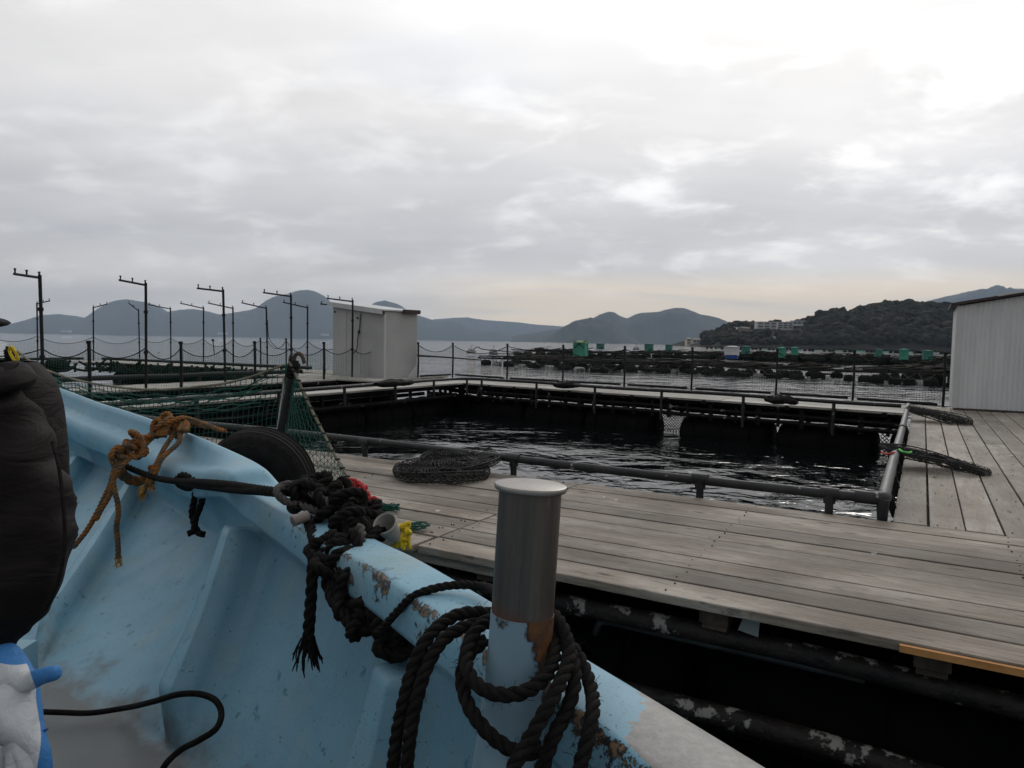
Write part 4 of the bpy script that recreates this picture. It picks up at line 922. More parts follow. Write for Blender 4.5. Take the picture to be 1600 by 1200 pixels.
# ------------------------------------------------------------------ black hoop-net traps
def net_bag(name, label, cx, M, L, Wd, H, nu, nv, hoops, seed=0, taper=.0, fill=26, r=.004, group='black hoop nets left on the decks'):
    rr = random.Random(seed); ro = empty(name, cx, 0, label, 'net', group); ro.matrix_world = Matrix.Translation(cx) @ M.to_4x4()
    def pt(u, v, k=1.0):                       # u around 0..1, v along 0..1
        s = math.sin(math.pi * (.05 + .89 * v)) ** .38; s *= 1 - taper * v; an = u * 2 * math.pi
        nz = mnoise.noise(Vector((math.cos(an) * 1.5, math.sin(an) * 1.5 + seed, v * 5)))
        x = (v - .5) * L + .04 * L * nz; y = Wd / 2 * s * math.cos(an) * k * (1 + .12 * nz); zz = H / 2 * (1 + s * math.sin(an) * k * (1 + .5 * nz)); return Vector((x, y, max(zz, .004)))
    mb = MB()
    for i in range(nu):
        for sg in (1, -1): mb.tube([pt(i / nu + sg * q / 20 * .5 + rr.uniform(-.01, .01), q / 20) for q in range(21)], r, 3, False)
    for k in range(nv): mb.tube([pt(q / 24, (k + .5) / nv) for q in range(25)], r, 3, False, True)
    mb.build('netting', M_NETB, ro)
    fm = MB()
    for k in range(fill):                      # slack inner net lying in folds
        v0 = rr.uniform(.08, .8); u0 = rr.random(); pts = []
        for q in range(9): pts.append(pt(u0 + .25 * math.sin(q * 1.3 + k), min(.95, v0 + q * .022), rr.uniform(.15, .8)) * Vector((1, 1, 1)).x if False else pt(u0 + .25 * math.sin(q * 1.3 + k), min(.95, v0 + q * .03), rr.uniform(.3, .85)))
        fm.tube(pts, rr.uniform(.004, .012), 4)
    fm.build('slack_net', M_NETB, ro)
    for (v, k, wire) in hoops:
        hm = MB(); hm.tube([pt(q / 36, v, k) for q in range(36)], .0065, 6, closed=True); hm.build('hoop', M_WIRE if wire else M_NETB, ro, True)
    return ro
def basis(xd, zd=Vector((0, 0, 1))):
    x = Vector(xd).normalized(); y = zd.cross(x).normalized(); z_ = x.cross(y); return Matrix((x, y, z_)).transposed()
# big flattened round trap on the near deck
def disc_trap(label, c, rad, seed, hgt, tilt=None):
    rr = random.Random(seed); ro = empty('hoop_net', c, rr.random(), label, 'net', 'black hoop nets left on the decks')
    def pt(u, v, lay):
        an = u * 6.2832; q = rad * v * (1 + .035 * math.sin(3 * an + lay + seed)); n_ = mnoise.noise(Vector((math.cos(an) * v * 2.5, math.sin(an) * v * 2.5, lay * 3.1 + seed)))
        zz = lay * (1 - .3 * v) + .02 * n_ + .012; return Vector((q * math.cos(an), q * math.sin(an) * .94, max(zz, .006)))
    mb = MB()
    for lay in (.012, hgt):
        for i in range(36):
            for sg in (1, -1): mb.tube([pt(i / 46 + sg * q / 12 * .14 + rr.uniform(-.004, .004), .25 + .75 * q / 12, lay) for q in range(13)], .0034, 3, False)
    for i in range(44):
        for sg in (1, -1):
            pts = []
            for q in range(7):
                an = (i + sg * q * .42) / 44 * 6.2832; k = q / 6; rr_ = rad * (1.0 + .05 * math.sin(k * 3.14)); pts.append((rr_ * math.cos(an), rr_ * .94 * math.sin(an), .01 + k * hgt))
            mb.tube(pts, .0034, 3, False)
    mb.build('netting', M_NETB, ro)
    fm = MB()
    for k in range(95):
        a0 = rr.random() * 6.28; r0 = rad * rr.random() ** .6 * .85; x, y = r0 * math.cos(a0), r0 * math.sin(a0); d = rr.random() * 6.28; pts = []
        for q in range(7):
            pts.append((x, y, .012 + hgt * rr.uniform(.15, .95))); d += rr.uniform(-.8, .8); x += .06 * math.cos(d); y += .06 * math.sin(d); k_ = min(1, rad * .9 / max(1e-6, math.hypot(x, y))); x *= k_; y *= k_
        fm.tube(cr(pts, 2), rr.uniform(.0025, .006), 3)
    fm.build('slack_net', M_NETB, ro); ro.rotation_euler.x = tilt or 0; ro.rotation_euler.z = R(-30)
    for zz, k in ((.012, 1.0), (hgt, 1.0), (hgt * .6, .93)):
        hm = MB(); hm.tube([(rad * k * math.cos(q / 48 * 6.283), rad * .94 * k * math.sin(q / 48 * 6.283), zz + .02 * math.sin(q / 48 * 12.6 + seed)) for q in range(48)], .0062, 6, closed=True); hm.build('hoop', M_NETB if zz < .1 else M_WIRE, ro, True)
    return ro
disc_trap('big round collapsed hoop net on the near deck beside the rail', P(690, 744, DZ), .40, 3, .085)
q = P(712, 737, DZ)
disc_trap('second hoop net lying across the top of the big round one by the rail', P(712, 738, DZ) + Vector((.03, .04, .085)), .36, 8, .035, R(6))
p0, p1 = P(1376, 700, .97), P(1543, 741, .80); dv = p1 - p0
rt_ = disc_trap('black hoop net lying over the right rail with a green tie', p0.lerp(p1, .5) - Vector((0, 0, .02)), dv.length / 2, 4, .06); rt_.matrix_world = Matrix.Translation(p0.lerp(p1, .5) - Vector((0, 0, .02))) @ basis(dv).to_4x4() @ Matrix.Diagonal((1, .62, 1, 1))
p0, p1 = P(1418, 641, .95), P(1516, 664, .80); dv = p1 - p0
rt_ = disc_trap('black hoop net draped off the far corner of the right rail', p0, dv.length / 2, 6, .09); rt_.matrix_world = Matrix.Translation(p0.lerp(p1, .5) - Vector((0, 0, .02))) @ basis(dv).to_4x4() @ Matrix.Diagonal((1, .72, 1, 1))
for lab, (pa, pb) in (('flat dark net folded over the middle of the far rail', ((1196, 624, .95), (1246, 627, .95))), ('small dark net tied on the far rail near its middle-left', ((866, 602, .92), (905, 602, .92))), ('dark net draped over the left rail before the grey hut', ((588, 601, .93), (642, 598, .93)))):
    p0, p1 = P(*pa), P(*pb); dv = p1 - p0; net_bag('draped_net', lab, p0.lerp(p1, .5) - Vector((0, 0, .07)), basis(dv), dv.length, .35, .16, 22, 8, [(.1, 1, False), (.9, 1, False)], int(pa[0]), 0, 80, .007)
mb = MB(); mb.tube(cr([P(1405, 702, 1.04), P(1412, 706, 1.06), P(1418, 707, 1.05), P(1424, 706, 1.02)], 5), .009, 6); tag(mb.build('green_tie', simple('bright_green_cord', (.06, .42, .05), (.1, .5, .08))), 'short bright green cord tied over the right rail', 'cord')
mb = MB(); mb.tube(cr([P(1377, 706, .98), P(1383, 709, .97), P(1390, 709, .98), P(1398, 707, 1.0)], 5), .009, 6); tag(mb.build('red_tie', M_RED), 'short red cord at the tip of the long net bag', 'cord')

# ================================================================== THE BOAT
row1 = [Vector((2.4, -2.3, HC - .52)), Vector((1.02, -.28, HC - .505))] + [K(*q) for q in ((1232, 1207, .5), (900, 1010, .5), (660, 871, .5), (593, 840, .5), (500, 788, .5), (458, 765, .498), (441, 755, .49), (421, 733, .447), (410, 724, .438), (339, 691.5, .43), (295, 674, .425), (248, 657, .415), (200, 641, .40), (160, 629, .385), (100, 607, .355), (30, 588, .33))] + [Vector((-4.45, 5.95, HC - .30))]
STEP = .0125; edge = resample(cr(row1, 14), STEP); NE = len(edge)
tan = []
for i in range(NE):
    q = edge[min(NE - 1, i + 25)] - edge[max(0, i - 25)]; q.z = 0; tan.append(q.normalized())
inn = [Vector((-t_.y, t_.x, 0)) for t_ in tan]     # points into the boat
def pxof(p): v = p - O; dz = v.dot(_f); return (800 + F * v.dot(_r) / dz, 600 - F * v.dot(_u) / dz) if dz > .05 else (9999, 9999)
i440 = min(range(NE), key=lambda i: abs(pxof(edge[i])[0] - 432)); i250 = min(range(NE), key=lambda i: abs(pxof(edge[i])[0] - 310))
def blend(i): x = (i - i440 + 5) / max(1, i250 - i440); x = min(1, max(0, x)); return x * x * (3 - 2 * x)
PN = [(-.16, 1.4), (-.11, .62), (-.05, .14), (-.008, .035), (0, .012), (.012, .003), (.03, 0), (.065, -.002), (.116, 0), (.125, .002), (.131, .008), (.136, .03), (.142, .076), (.139, .088), (.128, .093), (.08, .098), (.035, .20)]
PF = [(-.16, 1.3), (-.11, .62), (-.05, .16), (-.012, .05), (0, .014), (.010, .002), (.024, .003), (.033, .030), (.040, .085), (.055, .101), (.100, .104), (.120, .116), (.131, .15), (.130, .215), (.112, .232), (.06, .235), (.0, .38)]
def prof(i):
    w_ = blend(i); return [(a[0] * (1 - w_) + b[0] * w_, a[1] * (1 - w_) + b[1] * w_) for a, b in zip(PN, PF)]
FH = 1.18
flo = [(2.0, -2.6), (.72, -.55), None]
flpts = [Vector((2.05, -2.75, HC - FH)), Vector((.78, -.62, HC - FH)), K(830, 1640, FH), K(480, 1330, FH), K(300, 1197, FH), K(190, 1117, FH), K(80, 1072, FH), Vector((-2.75, 3.35, HC - FH)), Vector((-4.2, 5.65, HC - FH + .1))]
fcr = cr(flpts, 14)
# station of each floor node along the edge
st_nodes = [0, min(range(NE), key=lambda i: (edge[i] - Vector((1.02, -.28, HC - .5))).length)]
for x in (860, 640, 440, 372, 250, 100): st_nodes.append(min(range(NE), key=lambda i: abs(pxof(edge[i])[0] - x) if i > st_nodes[1] else 1e9))
st_nodes.append(NE - 1)
def floor_at(i):
    for k in range(len(st_nodes) - 1):
        if i <= st_nodes[k + 1]:
            u = (i - st_nodes[k]) / max(1, st_nodes[k + 1] - st_nodes[k]); q = k * 14 + u * 14; j = min(int(q), len(fcr) - 2); return fcr[j].lerp(fcr[j + 1], q - j)
    return fcr[-1]
def px_station(x): return min(range(st_nodes[1], NE), key=lambda i: abs(pxof(edge[i])[0] - x))
rows = []; NS = 34; p1010, p940 = px_station(1010), px_station(940)
ribst = [px_station(690), px_station(415), px_station(225)]
sp1 = ribst[0] - ribst[1]
ribs = [ribst[0] - 73, ribst[0] - 146, ribst[0] - 218] + ribst + [ribst[2] + 67]
hull = MB(); wear, bareA, grime = [], [], []
cols = []
for i in range(NE):
    pr_ = prof(i); col = [edge[i] + inn[i] * u - Vector((0, 0, v)) for u, v in pr_]
    wz = []; bz = []; gz = []
    xpx = pxof(edge[i])[0]
    aft = max(0.0, min(1.0, (i440 - i) / 84.0))
    for k in range(len(pr_)):
        on_corner = math.exp(-((k - 9.8) / 1.5) ** 2)
        outer = .35 * math.exp(-((k - 4) / 1.2) ** 2)
        wz.append((on_corner * (.22 + .42 * aft) + outer * aft * .5 + .16 * aft) if 3 <= k <= 13 else 0.0)
        b_ = 0.0
        if 3 <= k <= 9: b_ = max(0, min(1, (p1010 - i) / 17.0 + .5 - .12 * (k - 5))) if i < p940 else 0
        bz.append(b_); gz.append(0.0)
    top, bot = col[-1], floor_at(i)
    # hull side with moulded ribs
    for k in range(1, NS + 1):
        u = k / NS; q = top.lerp(bot, u)
        nrm = (bot - top).normalized(); side = tan[i].cross(nrm); side.normalize()
        if side.dot(inn[i]) < 0: side = -side
        bul = math.sin(math.pi * u) * .022
        rb = 0
        for s_ in ribs:
            d = abs((i - s_) * STEP); x = max(0, min(1, (.058 - d) / .020)); rb = max(rb, x * x * (3 - 2 * x) * .4 + x * .6)
        fade = min(1, u * 16) * min(1, (1 - u) * 5)
        q = q - side * bul + side * (.11 * rb * fade)
        if k > NS - 5: q.z += .012 * (k - NS + 5) / 5 * 0
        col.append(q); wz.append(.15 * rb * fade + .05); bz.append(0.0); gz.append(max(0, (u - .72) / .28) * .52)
    inward = inn[i]
    for dst in (.02, .05, .10, .18, .30, .5, .8, 1.2):
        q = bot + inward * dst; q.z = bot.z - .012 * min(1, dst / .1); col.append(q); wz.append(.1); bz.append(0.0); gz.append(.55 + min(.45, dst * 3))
    cols.append(col); wear += wz; bareA += bz; grime += gz
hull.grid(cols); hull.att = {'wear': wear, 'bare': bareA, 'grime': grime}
boat = empty('fishing_boat', (0, 0, 0), 0, 'pale blue work boat with worn paint on its gunwale, tied beside the pen', 'boat')
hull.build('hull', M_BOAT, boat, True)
# port side, mirrored about the centre line (outside the picture)
ax0 = Vector((-4.45, 5.95, 0)); axd = Vector((math.sin(R(-36)), math.cos(R(-36)), 0)); axn = Vector((axd.y, -axd.x, 0))
mb = MB(); mc = [[q - axn * 2 * (q - ax0).dot(axn) for q in col[:-6]] for col in cols[::6]]; mb.grid(mc)
mb.att = {'wear': [0.0] * len(mb.v), 'bare': [0.0] * len(mb.v), 'grime': [0.0] * len(mb.v)}
mb.build('port_side', M_BOAT, boat, True)
mb = MB()
sole = [c_[-7] for c_ in cols[::12]]; mir = [q - axn * 2 * (q - ax0).dot(axn) for q in sole]
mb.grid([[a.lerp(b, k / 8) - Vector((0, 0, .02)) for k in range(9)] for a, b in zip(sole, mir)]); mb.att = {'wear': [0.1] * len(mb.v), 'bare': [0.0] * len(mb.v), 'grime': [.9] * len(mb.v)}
mb.build('sole', M_BOAT, boat, True)
# mooring post: steel sleeve on a painted foot
top = PY(829.5, 757, 1.0); foot = PY(800, 1205, .985)
axis = (top - foot).normalized(); L_ = (top - foot).length
po = empty('mooring_post', (0, 0, 0)); po.parent = boat
po.matrix_world = Matrix.Translation(foot) @ basis(Vector((1, 0, 0)).cross(axis).cross(axis) * -1 if False else Vector((1, 0, 0)) - axis * axis.x, axis).to_4x4()
zj = L_ * (1 - (955 - 757) / (1205 - 757.0))
rt = .0445
sm = MB(); sm.lathe((0, 0, 0), [(rt, 0), (rt, L_ - zj)], 48); ss = sm.build('steel_sleeve', M_STEEL, po, True, 40); ss.location = (0, 0, zj)
cm = MB(); cm.lathe((0, 0, 0), [(rt * 1.0, -.008), (rt * 1.13, -.0075), (rt * 1.16, -.006), (rt * 1.165, -.002), (rt * 1.15, .0), (rt * 1.08, .0012), (.001, .0014)], 64); o = cm.build('cap', M_CAP, po, True, 50); o.location = (0, 0, L_)
pm = MB(); pm.lathe((0, 0, 0), [(rt * 1.9, -.62), (rt * 1.75, -.35), (rt * 1.5, -.12), (rt * 1.34, -.02), (rt * 1.2, .05), (rt * 1.08, .12), (rt * 1.035, .17), (rt * 1.02, zj + .0)], 48)
o = pm.build('painted_foot', M_PPAINT, po, True, 40)
# a plain box seat for the man, outside the picture
mb = MB(); mb.box((-1.55, 1.52, HC - FH + .20), (.7, .5, .40)); mb.att = {k: [.05] * 8 for k in ('wear', 'bare', 'grime')}; mb.build('box_seat', M_BOAT, boat)

# ------------------------------------------------------------------ near net between two leaning poles on the deck's edge
e1_, e2_ = P(420, 800), W(-6.6, 3.16)
pA_top, pA = PY(461, 563, 4.62), PY(424, 745, 4.58); pA = pA + (pA - pA_top) * .30
pB_top = PY(14, 541, 6.1); pB = Vector((pB_top.x + .02, 6.1, .78))
nf_ = empty('leaning_net_fence', pA, 0, 'dark green net slung between two leaning poles at the boat side of the deck', 'fence')
def loc(p): return Vector(p) - pA
def leanpole(b, t_, nm, lab=None):
    mb = MB(); mb.tube([loc(b), loc(b.lerp(t_, .5)) + Vector((.008, 0, 0)), loc(t_)], [.034, .032, .026], 10); o = mb.build(nm, M_POST, nf_, True, 50)
    q = MB(); ax_ = (t_ - b).normalized()
    for k in range(4): q.tube([loc(t_ - ax_ * (.10 - .022 * k)) + Vector((.034 * math.cos(a_ / 10 * 6.283), .034 * math.sin(a_ / 10 * 6.283), .012 * math.sin(a_ / 10 * 6.283))) for a_ in range(10)], .009, 5, closed=True)
    q.build('lashing', M_ROPEB, o, True); return o
leanpole(pA, pA_top, 'leaning_pole'); leanpole(pB, pB_top, 'end_pole')
mb = MB(); h_ = loc(pA_top); mb.tube(cr([h_ + Vector((-.01, 0, -.03)), h_ + Vector((.0, 0, .03)), h_ + Vector((.025, 0, .045)), h_ + Vector((.05, 0, .02)), h_ + Vector((.06, 0, -.02))], 5), .013, 7); mb.tube(cr([h_ + Vector((-.02, .01, -.06)), h_ + Vector((-.035, .0, 0)), h_ + Vector((-.02, 0, .05))], 5), .009, 6); mb.build('hook', M_RUST, nf_, True)
rod_t, rod_b = PY(446, 590, 4.66), PY(430, 706, 4.64); mb = MB(); mb.tube([loc(rod_t), loc(rod_b + (rod_b - rod_t) * .5)], .012, 8); mb.build('thin_rod', simple('rust_spotted_white_rod', (.38, .37, .3), (.45, .44, .38), 9, .6, spots=((.25, .09, .03), 16, .57)), nf_, True)
toprope = cr([PY(26, 548, 6.05), PY(60, 572, 5.75), PY(110, 591, 5.5), PY(160, 601.5, 5.3), PY(210, 607.5, 5.15), PY(260, 608.5, 5.0), PY(310, 604, 4.9), PY(350, 599, 4.8), (PY(395, 588, 4.72)), PY(425, 577, 4.66), PY(444, 570, 4.64)], 8)
trs = resample(toprope, .045)
mb = MB(); mb.rope([loc(q) for q in trs], .0085, 5, 5); mb.build('top_rope', M_ROPEW, nf_, True)
mb = MB(); N_ = len(trs)
def botp(u):                                   # foot of the net along the deck edge
    q = pB.lerp(pA, u); return Vector((q.x + .0, q.y, .80 + .02 * math.sin(u * 40)))
NV = 17
gridp = []
for i in range(N_):
    u = i / (N_ - 1); t_, b_ = trs[i], botp(u); row = []
    for j in range(NV + 1):
        v = j / NV; q = t_.lerp(b_, v); n_ = mnoise.noise(Vector((u * 9, v * 4, 1))); q = q + Vector((.02 * n_, .04 * math.sin(v * 3.1) * (.5 + n_), .012 * n_)); row.append(loc(q))
    gridp.append(row)
for i in range(N_): mb.tube(gridp[i], .0024, 3, False)
for j in range(NV + 1): mb.tube([gridp[i][j] for i in range(N_)], .0026, 3, False)
for k in range(7): mb.tube([gridp[i][min(NV, 1 + (k % 3))] + Vector((0, 0, .012 * math.sin(i * .9 + k) - .015 * (k % 4))) for i in range(int(N_ * .05), int(N_ * .95))], .0042, 4)
mb.build('netting', M_NETG, nf_)
# triangular end of the net falling to the deck corner
end_rope = cr([PY(452, 566, 4.6), PY(462, 585, 4.58), PY(478, 622, 4.52), PY(497, 660, 4.42), PY(520, 705, 4.3), PY(545, 748, 4.18), PY(568, 778, 4.06), PY(590, 800, 3.96), PY(612, 822, 3.88)], 8)
ers = resample(end_rope, .035); er = MB()
er.rope([loc(q) for q in ers], .009, 5.5, 5); er.build('net_edge_rope', M_ROPEW, nf_, True)
for i in range(2, len(ers) - 1, 2):
    tw_ = MB(); q = loc(ers[i]); tw_.tube([q + Vector((.014 * math.cos(a_ / 8 * 6.283), .014 * math.sin(a_ / 8 * 6.283), .004 * a_ / 8)) for a_ in range(8)], .0055, 4, closed=True); tw_.build('edge_lacing', M_NETD, nf_)
leftl = cr([PY(446, 572, 4.63), PY(442, 620, 4.63), PY(436, 670, 4.62), PY(432, 720, 4.5), PY(470, 745, 4.3), PY(520, 765, 4.12), PY(560, 795, 3.98), PY(606, 824, 3.88)], 8)
lls = resample(leftl, .01); mb = MB(); n = 34
ts = [ers[int(k / n * (len(ers) - 1))] for k in range(n + 1)]; ls = [lls[int(k / n * (len(lls) - 1))] for k in range(n + 1)]
tri = []
for k in range(n + 1):
    row = []
    for j in range(13):
        v = j / 12; q = ts[k].lerp(ls[k], v); n_ = mnoise.noise(Vector((k * .22, v * 3, 4))); row.append(loc(q + Vector((.018 * n_, -.05 * math.sin(v * 3.14) * (k / n), .012 * n_ - .05 * math.sin(v * 3.14) * (k / n)))))
    tri.append(row)
for k in range(n + 1): mb.tube(tri[k], .0022, 3, False)
for j in range(13): mb.tube([tri[k][j] for k in range(n + 1)], .0023, 3, False)
for k in range(0, n - 12): mb.tube([tri[k + j][j] for j in range(13)], .0018, 3, False)
mb.build('end_netting', M_NETG, nf_)
rb = MB(); yk = PY(24, 551, 6.03); rb.rope(cr([loc(yk + Vector((.02, 0, -.13))), loc(yk + Vector((.03, -.02, -.03))), loc(yk + Vector((-.02, -.02, .05))), loc(yk + Vector((-.05, 0, .02))), loc(yk + Vector((.01, -.03, -.06))), loc(yk + Vector((.06, -.02, -.10)))], 6), .013, 5, 5); rb.build('yellow_tie', M_YEL, nf_, True)

def trefoil(c, s, M, n=60, flat=.6): return [Vector(c) + M @ Vector((s * (math.sin(q) + 2 * math.sin(2 * q)) / 3, s * (math.cos(q) - 2 * math.cos(2 * q)) / 3, -s * flat * math.sin(3 * q))) for q in [6.2832 * k / n for k in range(n + 1)]]
def rmat(rr): return Matrix.Rotation(rr.uniform(0, 6.28), 3, 'Z') @ Matrix.Rotation(rr.uniform(0, 6.28), 3, 'X') @ Matrix.Rotation(rr.uniform(0, 6.28), 3, 'Y')
rr = random.Random(12)
# red lashing, pvc cup, yellow bag, green scraps at the deck corner
mb = MB(); q = PY(562, 768, 4.02)
for k in range(5): mb.rope(trefoil(q + Vector((.03 * k - .04, 0, .01 * math.sin(k) - .028 * k + .04)), .042, rmat(rr), 40), .0085, 5, 5)
mb.rope(cr([q + Vector((-.02, 0, .0)), q + Vector((-.10, -.02, .01)), q + Vector((-.14, -.02, -.05)), q + Vector((-.10, -.03, -.10)), q + Vector((-.07, -.02, -.09))], 6), .007, 5, 5); mb.rope(cr([q + Vector((-.10, 0, .02)), q + Vector((-.03, -.02, -.06)), q + Vector((.06, -.02, -.12)), q + Vector((.10, -.02, -.18))], 6), .007, 5, 5)
tag(mb.build('red_lashing', M_RED, None, True), 'red rope lashing knotted on the lower corner of the green net', 'rope')
q = PY(609, 828, 1.84); ax_ = (PY(588, 818, 1.81) - PY(640, 834, 1.90)).normalized(); up_ = Vector((0, 0, 1)); M_ = basis(Vector((0, 1, 0)) - ax_ * ax_.y, ax_)
M_ = M_ @ Matrix.Rotation(R(25), 3, 'X')
cup = MB(); prf = [(.018, -.036), (.020, -.032), (.031, .030), (.0335, .032), (.032, .035), (.028, .032), (.016, -.03)]
cup.lathe(q, prf, 24, M_); tag(cup.build('pvc_cup', M_CUP, None, True, 40), 'grey plastic pipe cup lying open on the gunwale beside the yellow net bag', 'cup')
mb = MB()
for k in range(4): mb.rope(trefoil(PY(630 + rr.uniform(-4, 4), 826 + 6 * k, 1.87), .017, rmat(rr), 36), .0055, 5, 5)
for k in range(11):
    a_ = k / 11 * 6.283 + rr.uniform(-.3, .3); tp = PY(629, 820, 1.88); bt = PY(631, 850, 1.88); mb.rope([tp + Vector((.010 * math.cos(a_), .010 * math.sin(a_), 0)), tp.lerp(bt, .5) + Vector((.015 * math.cos(a_ + .4), .013 * math.sin(a_ + .4), 0)), bt + Vector((.022 * math.cos(a_ + .9) - .006 + rr.uniform(-.006, .006), .016 * math.sin(a_ + .9), rr.uniform(-.014, .012)))], .0055, 5, 4)
tag(mb.build('yellow_net_bag', M_YEL, None, True), 'bright yellow twine bundle hanging over the gunwale beside the grey cup', 'twine')
mb = MB(); q = P(650, 829)
for k in range(14): d_ = rr.uniform(-.5, .5); mb.tube(cr([q + Vector((-.10 + rr.uniform(-.05, .05), rr.uniform(-.05, .05), .01)), q + Vector((0, d_ * .1, .05 * rr.random())), q + Vector((.05 + .04 * rr.random(), d_ * .15, .01 + .03 * rr.random()))], 4), .004, 4)
tag(mb.build('green_net_scrap', M_NETG), 'small tuft of green net at the broken deck corner', 'net scrap')
mb = MB(); q = P(592, 800)
for k in range(40): a_ = rr.uniform(0, 6.28); mb.tube([q + Vector((rr.uniform(-.12, .14), rr.uniform(-.05, .05), rr.uniform(0, .06))) for z_ in range(4)], .0035, 3)
tag(mb.build('green_net_scrap', M_NETG), 'bunched foot of green net beside the red lashing', 'net scrap')

# ------------------------------------------------------------------ tyre fender outside the gunwale
tc_ = PY(405, 754, 3.05); ro = empty('tyre_fender', tc_, 0, 'black ribbed tyre hung outside the gunwale as a fender', 'tyre')
ro.rotation_euler = (R(8), R(0), R(-4)); mb = MB(); rows = []
NT_ = 72
for k in range(NT_):
    a_ = k / NT_ * 6.2832; row = []
    for j in range(64):
        b_ = j / 64 * 6.2832; rx = .10 * math.cos(b_); ry = .105 * math.sin(b_)
        if math.cos(b_) > .1: rx = min(rx, .088) - .007 * (1 if math.sin(ry * 210) > .4 else 0)
        if math.cos(b_) > .1 and abs(math.sin(b_)) > .55 and k % 2: rx -= .008
        rr_ = .150 + rx; row.append((rr_ * math.cos(a_), ry, rr_ * math.sin(a_)))
    rows.append(row)
rows.append(rows[0]); mb.grid(rows, closed=True); mb.build('tread', M_TYRE, ro, True, 35)

# ------------------------------------------------------------------ ropes on the boat
def on_edge(px, u, v):                         # point on the gunwale at the station seen at px: u inward, v up
    i = px_station(px); return edge[i] + inn[i] * u + Vector((0, 0, v))
RK = .0148
kr = empty('knotted_rope', on_edge(540, .06, 0), 0, 'mass of knotted black rope wound over the gunwale with grey strands', 'rope')
k0 = kr.location.copy()
mb = MB(); rr = random.Random(21)
lumps = [(472, 778, 1.98, .050), (496, 764, 2.0, .058), (522, 772, 2.02, .058), (516, 792, 1.93, .06), (548, 796, 1.92, .064), (574, 808, 1.92, .058), (592, 824, 1.90, .046), (545, 822, 1.82, .058), (568, 836, 1.80, .044), (512, 862, 1.74, .056), (545, 858, 1.72, .056), (522, 890, 1.66, .058), (552, 888, 1.66, .052), (545, 918, 1.62, .056), (570, 925, 1.62, .05), (556, 950, 1.58, .054), (582, 950, 1.57, .05), (560, 975, 1.54, .036), (610, 965, 1.52, .058), (630, 990, 1.49, .06), (612, 1000, 1.49, .046), (652, 985, 1.46, .05)]
for x, y, Y, s in lumps: mb.rope([q - k0 for q in trefoil(PY(x, y, Y), s * .78, rmat(rr), 54, .75)], RK * .92, 5.2, 5, .55)
for path in ([(455, 776, 2.0), (462, 758, 2.02), (488, 747, 2.04), (512, 752, 2.04), (526, 768, 2.0), (520, 786, 1.95)], [(505, 800, 1.93), (530, 780, 1.96), (560, 790, 1.95), (585, 806, 1.92), (596, 826, 1.86), (575, 842, 1.80)], [(520, 835, 1.80), (545, 812, 1.86), (575, 815, 1.87), (585, 835, 1.82), (555, 850, 1.76)],
             [(480, 808, 1.90), (486, 828, 1.84), (492, 848, 1.78), (500, 870, 1.72)], [(487, 850, 1.74), (520, 842, 1.74), (556, 850, 1.72), (562, 872, 1.68), (530, 880, 1.66), (495, 870, 1.68)], [(520, 900, 1.65), (530, 935, 1.6), (545, 965, 1.55), (565, 985, 1.53), (590, 975, 1.53)], [(585, 905, 1.64), (600, 935, 1.58), (622, 960, 1.53), (650, 975, 1.48), (664, 1000, 1.45)], [(590, 985, 1.52), (600, 1010, 1.5), (630, 1014, 1.47), (655, 1005, 1.45)]):
    mb.rope([q - k0 for q in cr([PY(*p) for p in path], 8)], RK, 5.2, 5, .5)
mb.build('black_knots', M_ROPEB, kr, True)
for path in ([(462, 757, 2.06), (444, 758, 2.05), (433, 768, 2.0), (445, 782, 1.97), (470, 790, 1.95), (500, 800, 1.93)], [(486, 770, 1.96), (500, 778, 1.94), (518, 788, 1.91)], [(563, 848, 1.72), (565, 835, 1.74), (562, 822, 1.76)], [(545, 900, 1.60), (556, 908, 1.585), (566, 920, 1.575)]): mb = MB(); mb.rope([q - k0 for q in cr([PY(*p) for p in path], 8)], RK * .82, 4.6, 5, .5); mb.build('grey_strand', M_ROPEG, kr, True)
mb = MB(); q0, q1 = PY(480, 806, 1.86), PY(456, 815, 1.83); mb.lathe(q1 - k0, [(.010, 0), (.0145, .002), (.0145, .046), (.010, .048)], 14, basis(Vector((0, 0, 1)) - (q0 - q1).normalized() * (q0 - q1).normalized().z, (q0 - q1).normalized())); mb.build('pale_hose_end', simple('pinkish_hose', (.16, .135, .12), (.21, .18, .16)), kr, True, 40)
mb = MB(); tail = cr([PY(490, 868, 1.70), PY(488, 900, 1.67), PY(485, 950, 1.66), PY(481, 1000, 1.655)], 8); mb.rope([q - k0 for q in tail], .0145, 5.5, 6); mb.build('rope_tail', M_ROPEB, kr, True)
mb = MB()
for k in range(46):
    a_ = rr.uniform(0, 6.28); rd = .007 + .010 * rr.random(); st = PY(481, 992 + rr.uniform(0, 16), 1.655) - k0 + Vector((rd * math.cos(a_), rd * math.sin(a_), 0)); L1 = rr.uniform(.02, .075); sp = rr.uniform(.0, .034) * (1 if L1 < .06 else .6)
    mb.tube(cr([st, st + Vector((sp * math.cos(a_) * .7, sp * math.sin(a_) * .7, -L1 * .5)), st + Vector((sp * math.cos(a_) * 1.2 + rr.uniform(-.008, .008), sp * math.sin(a_), -L1))], 3), [.0022] * 6 + [.0012], 4)
mb.build('frayed_end', M_ROPEB, kr)

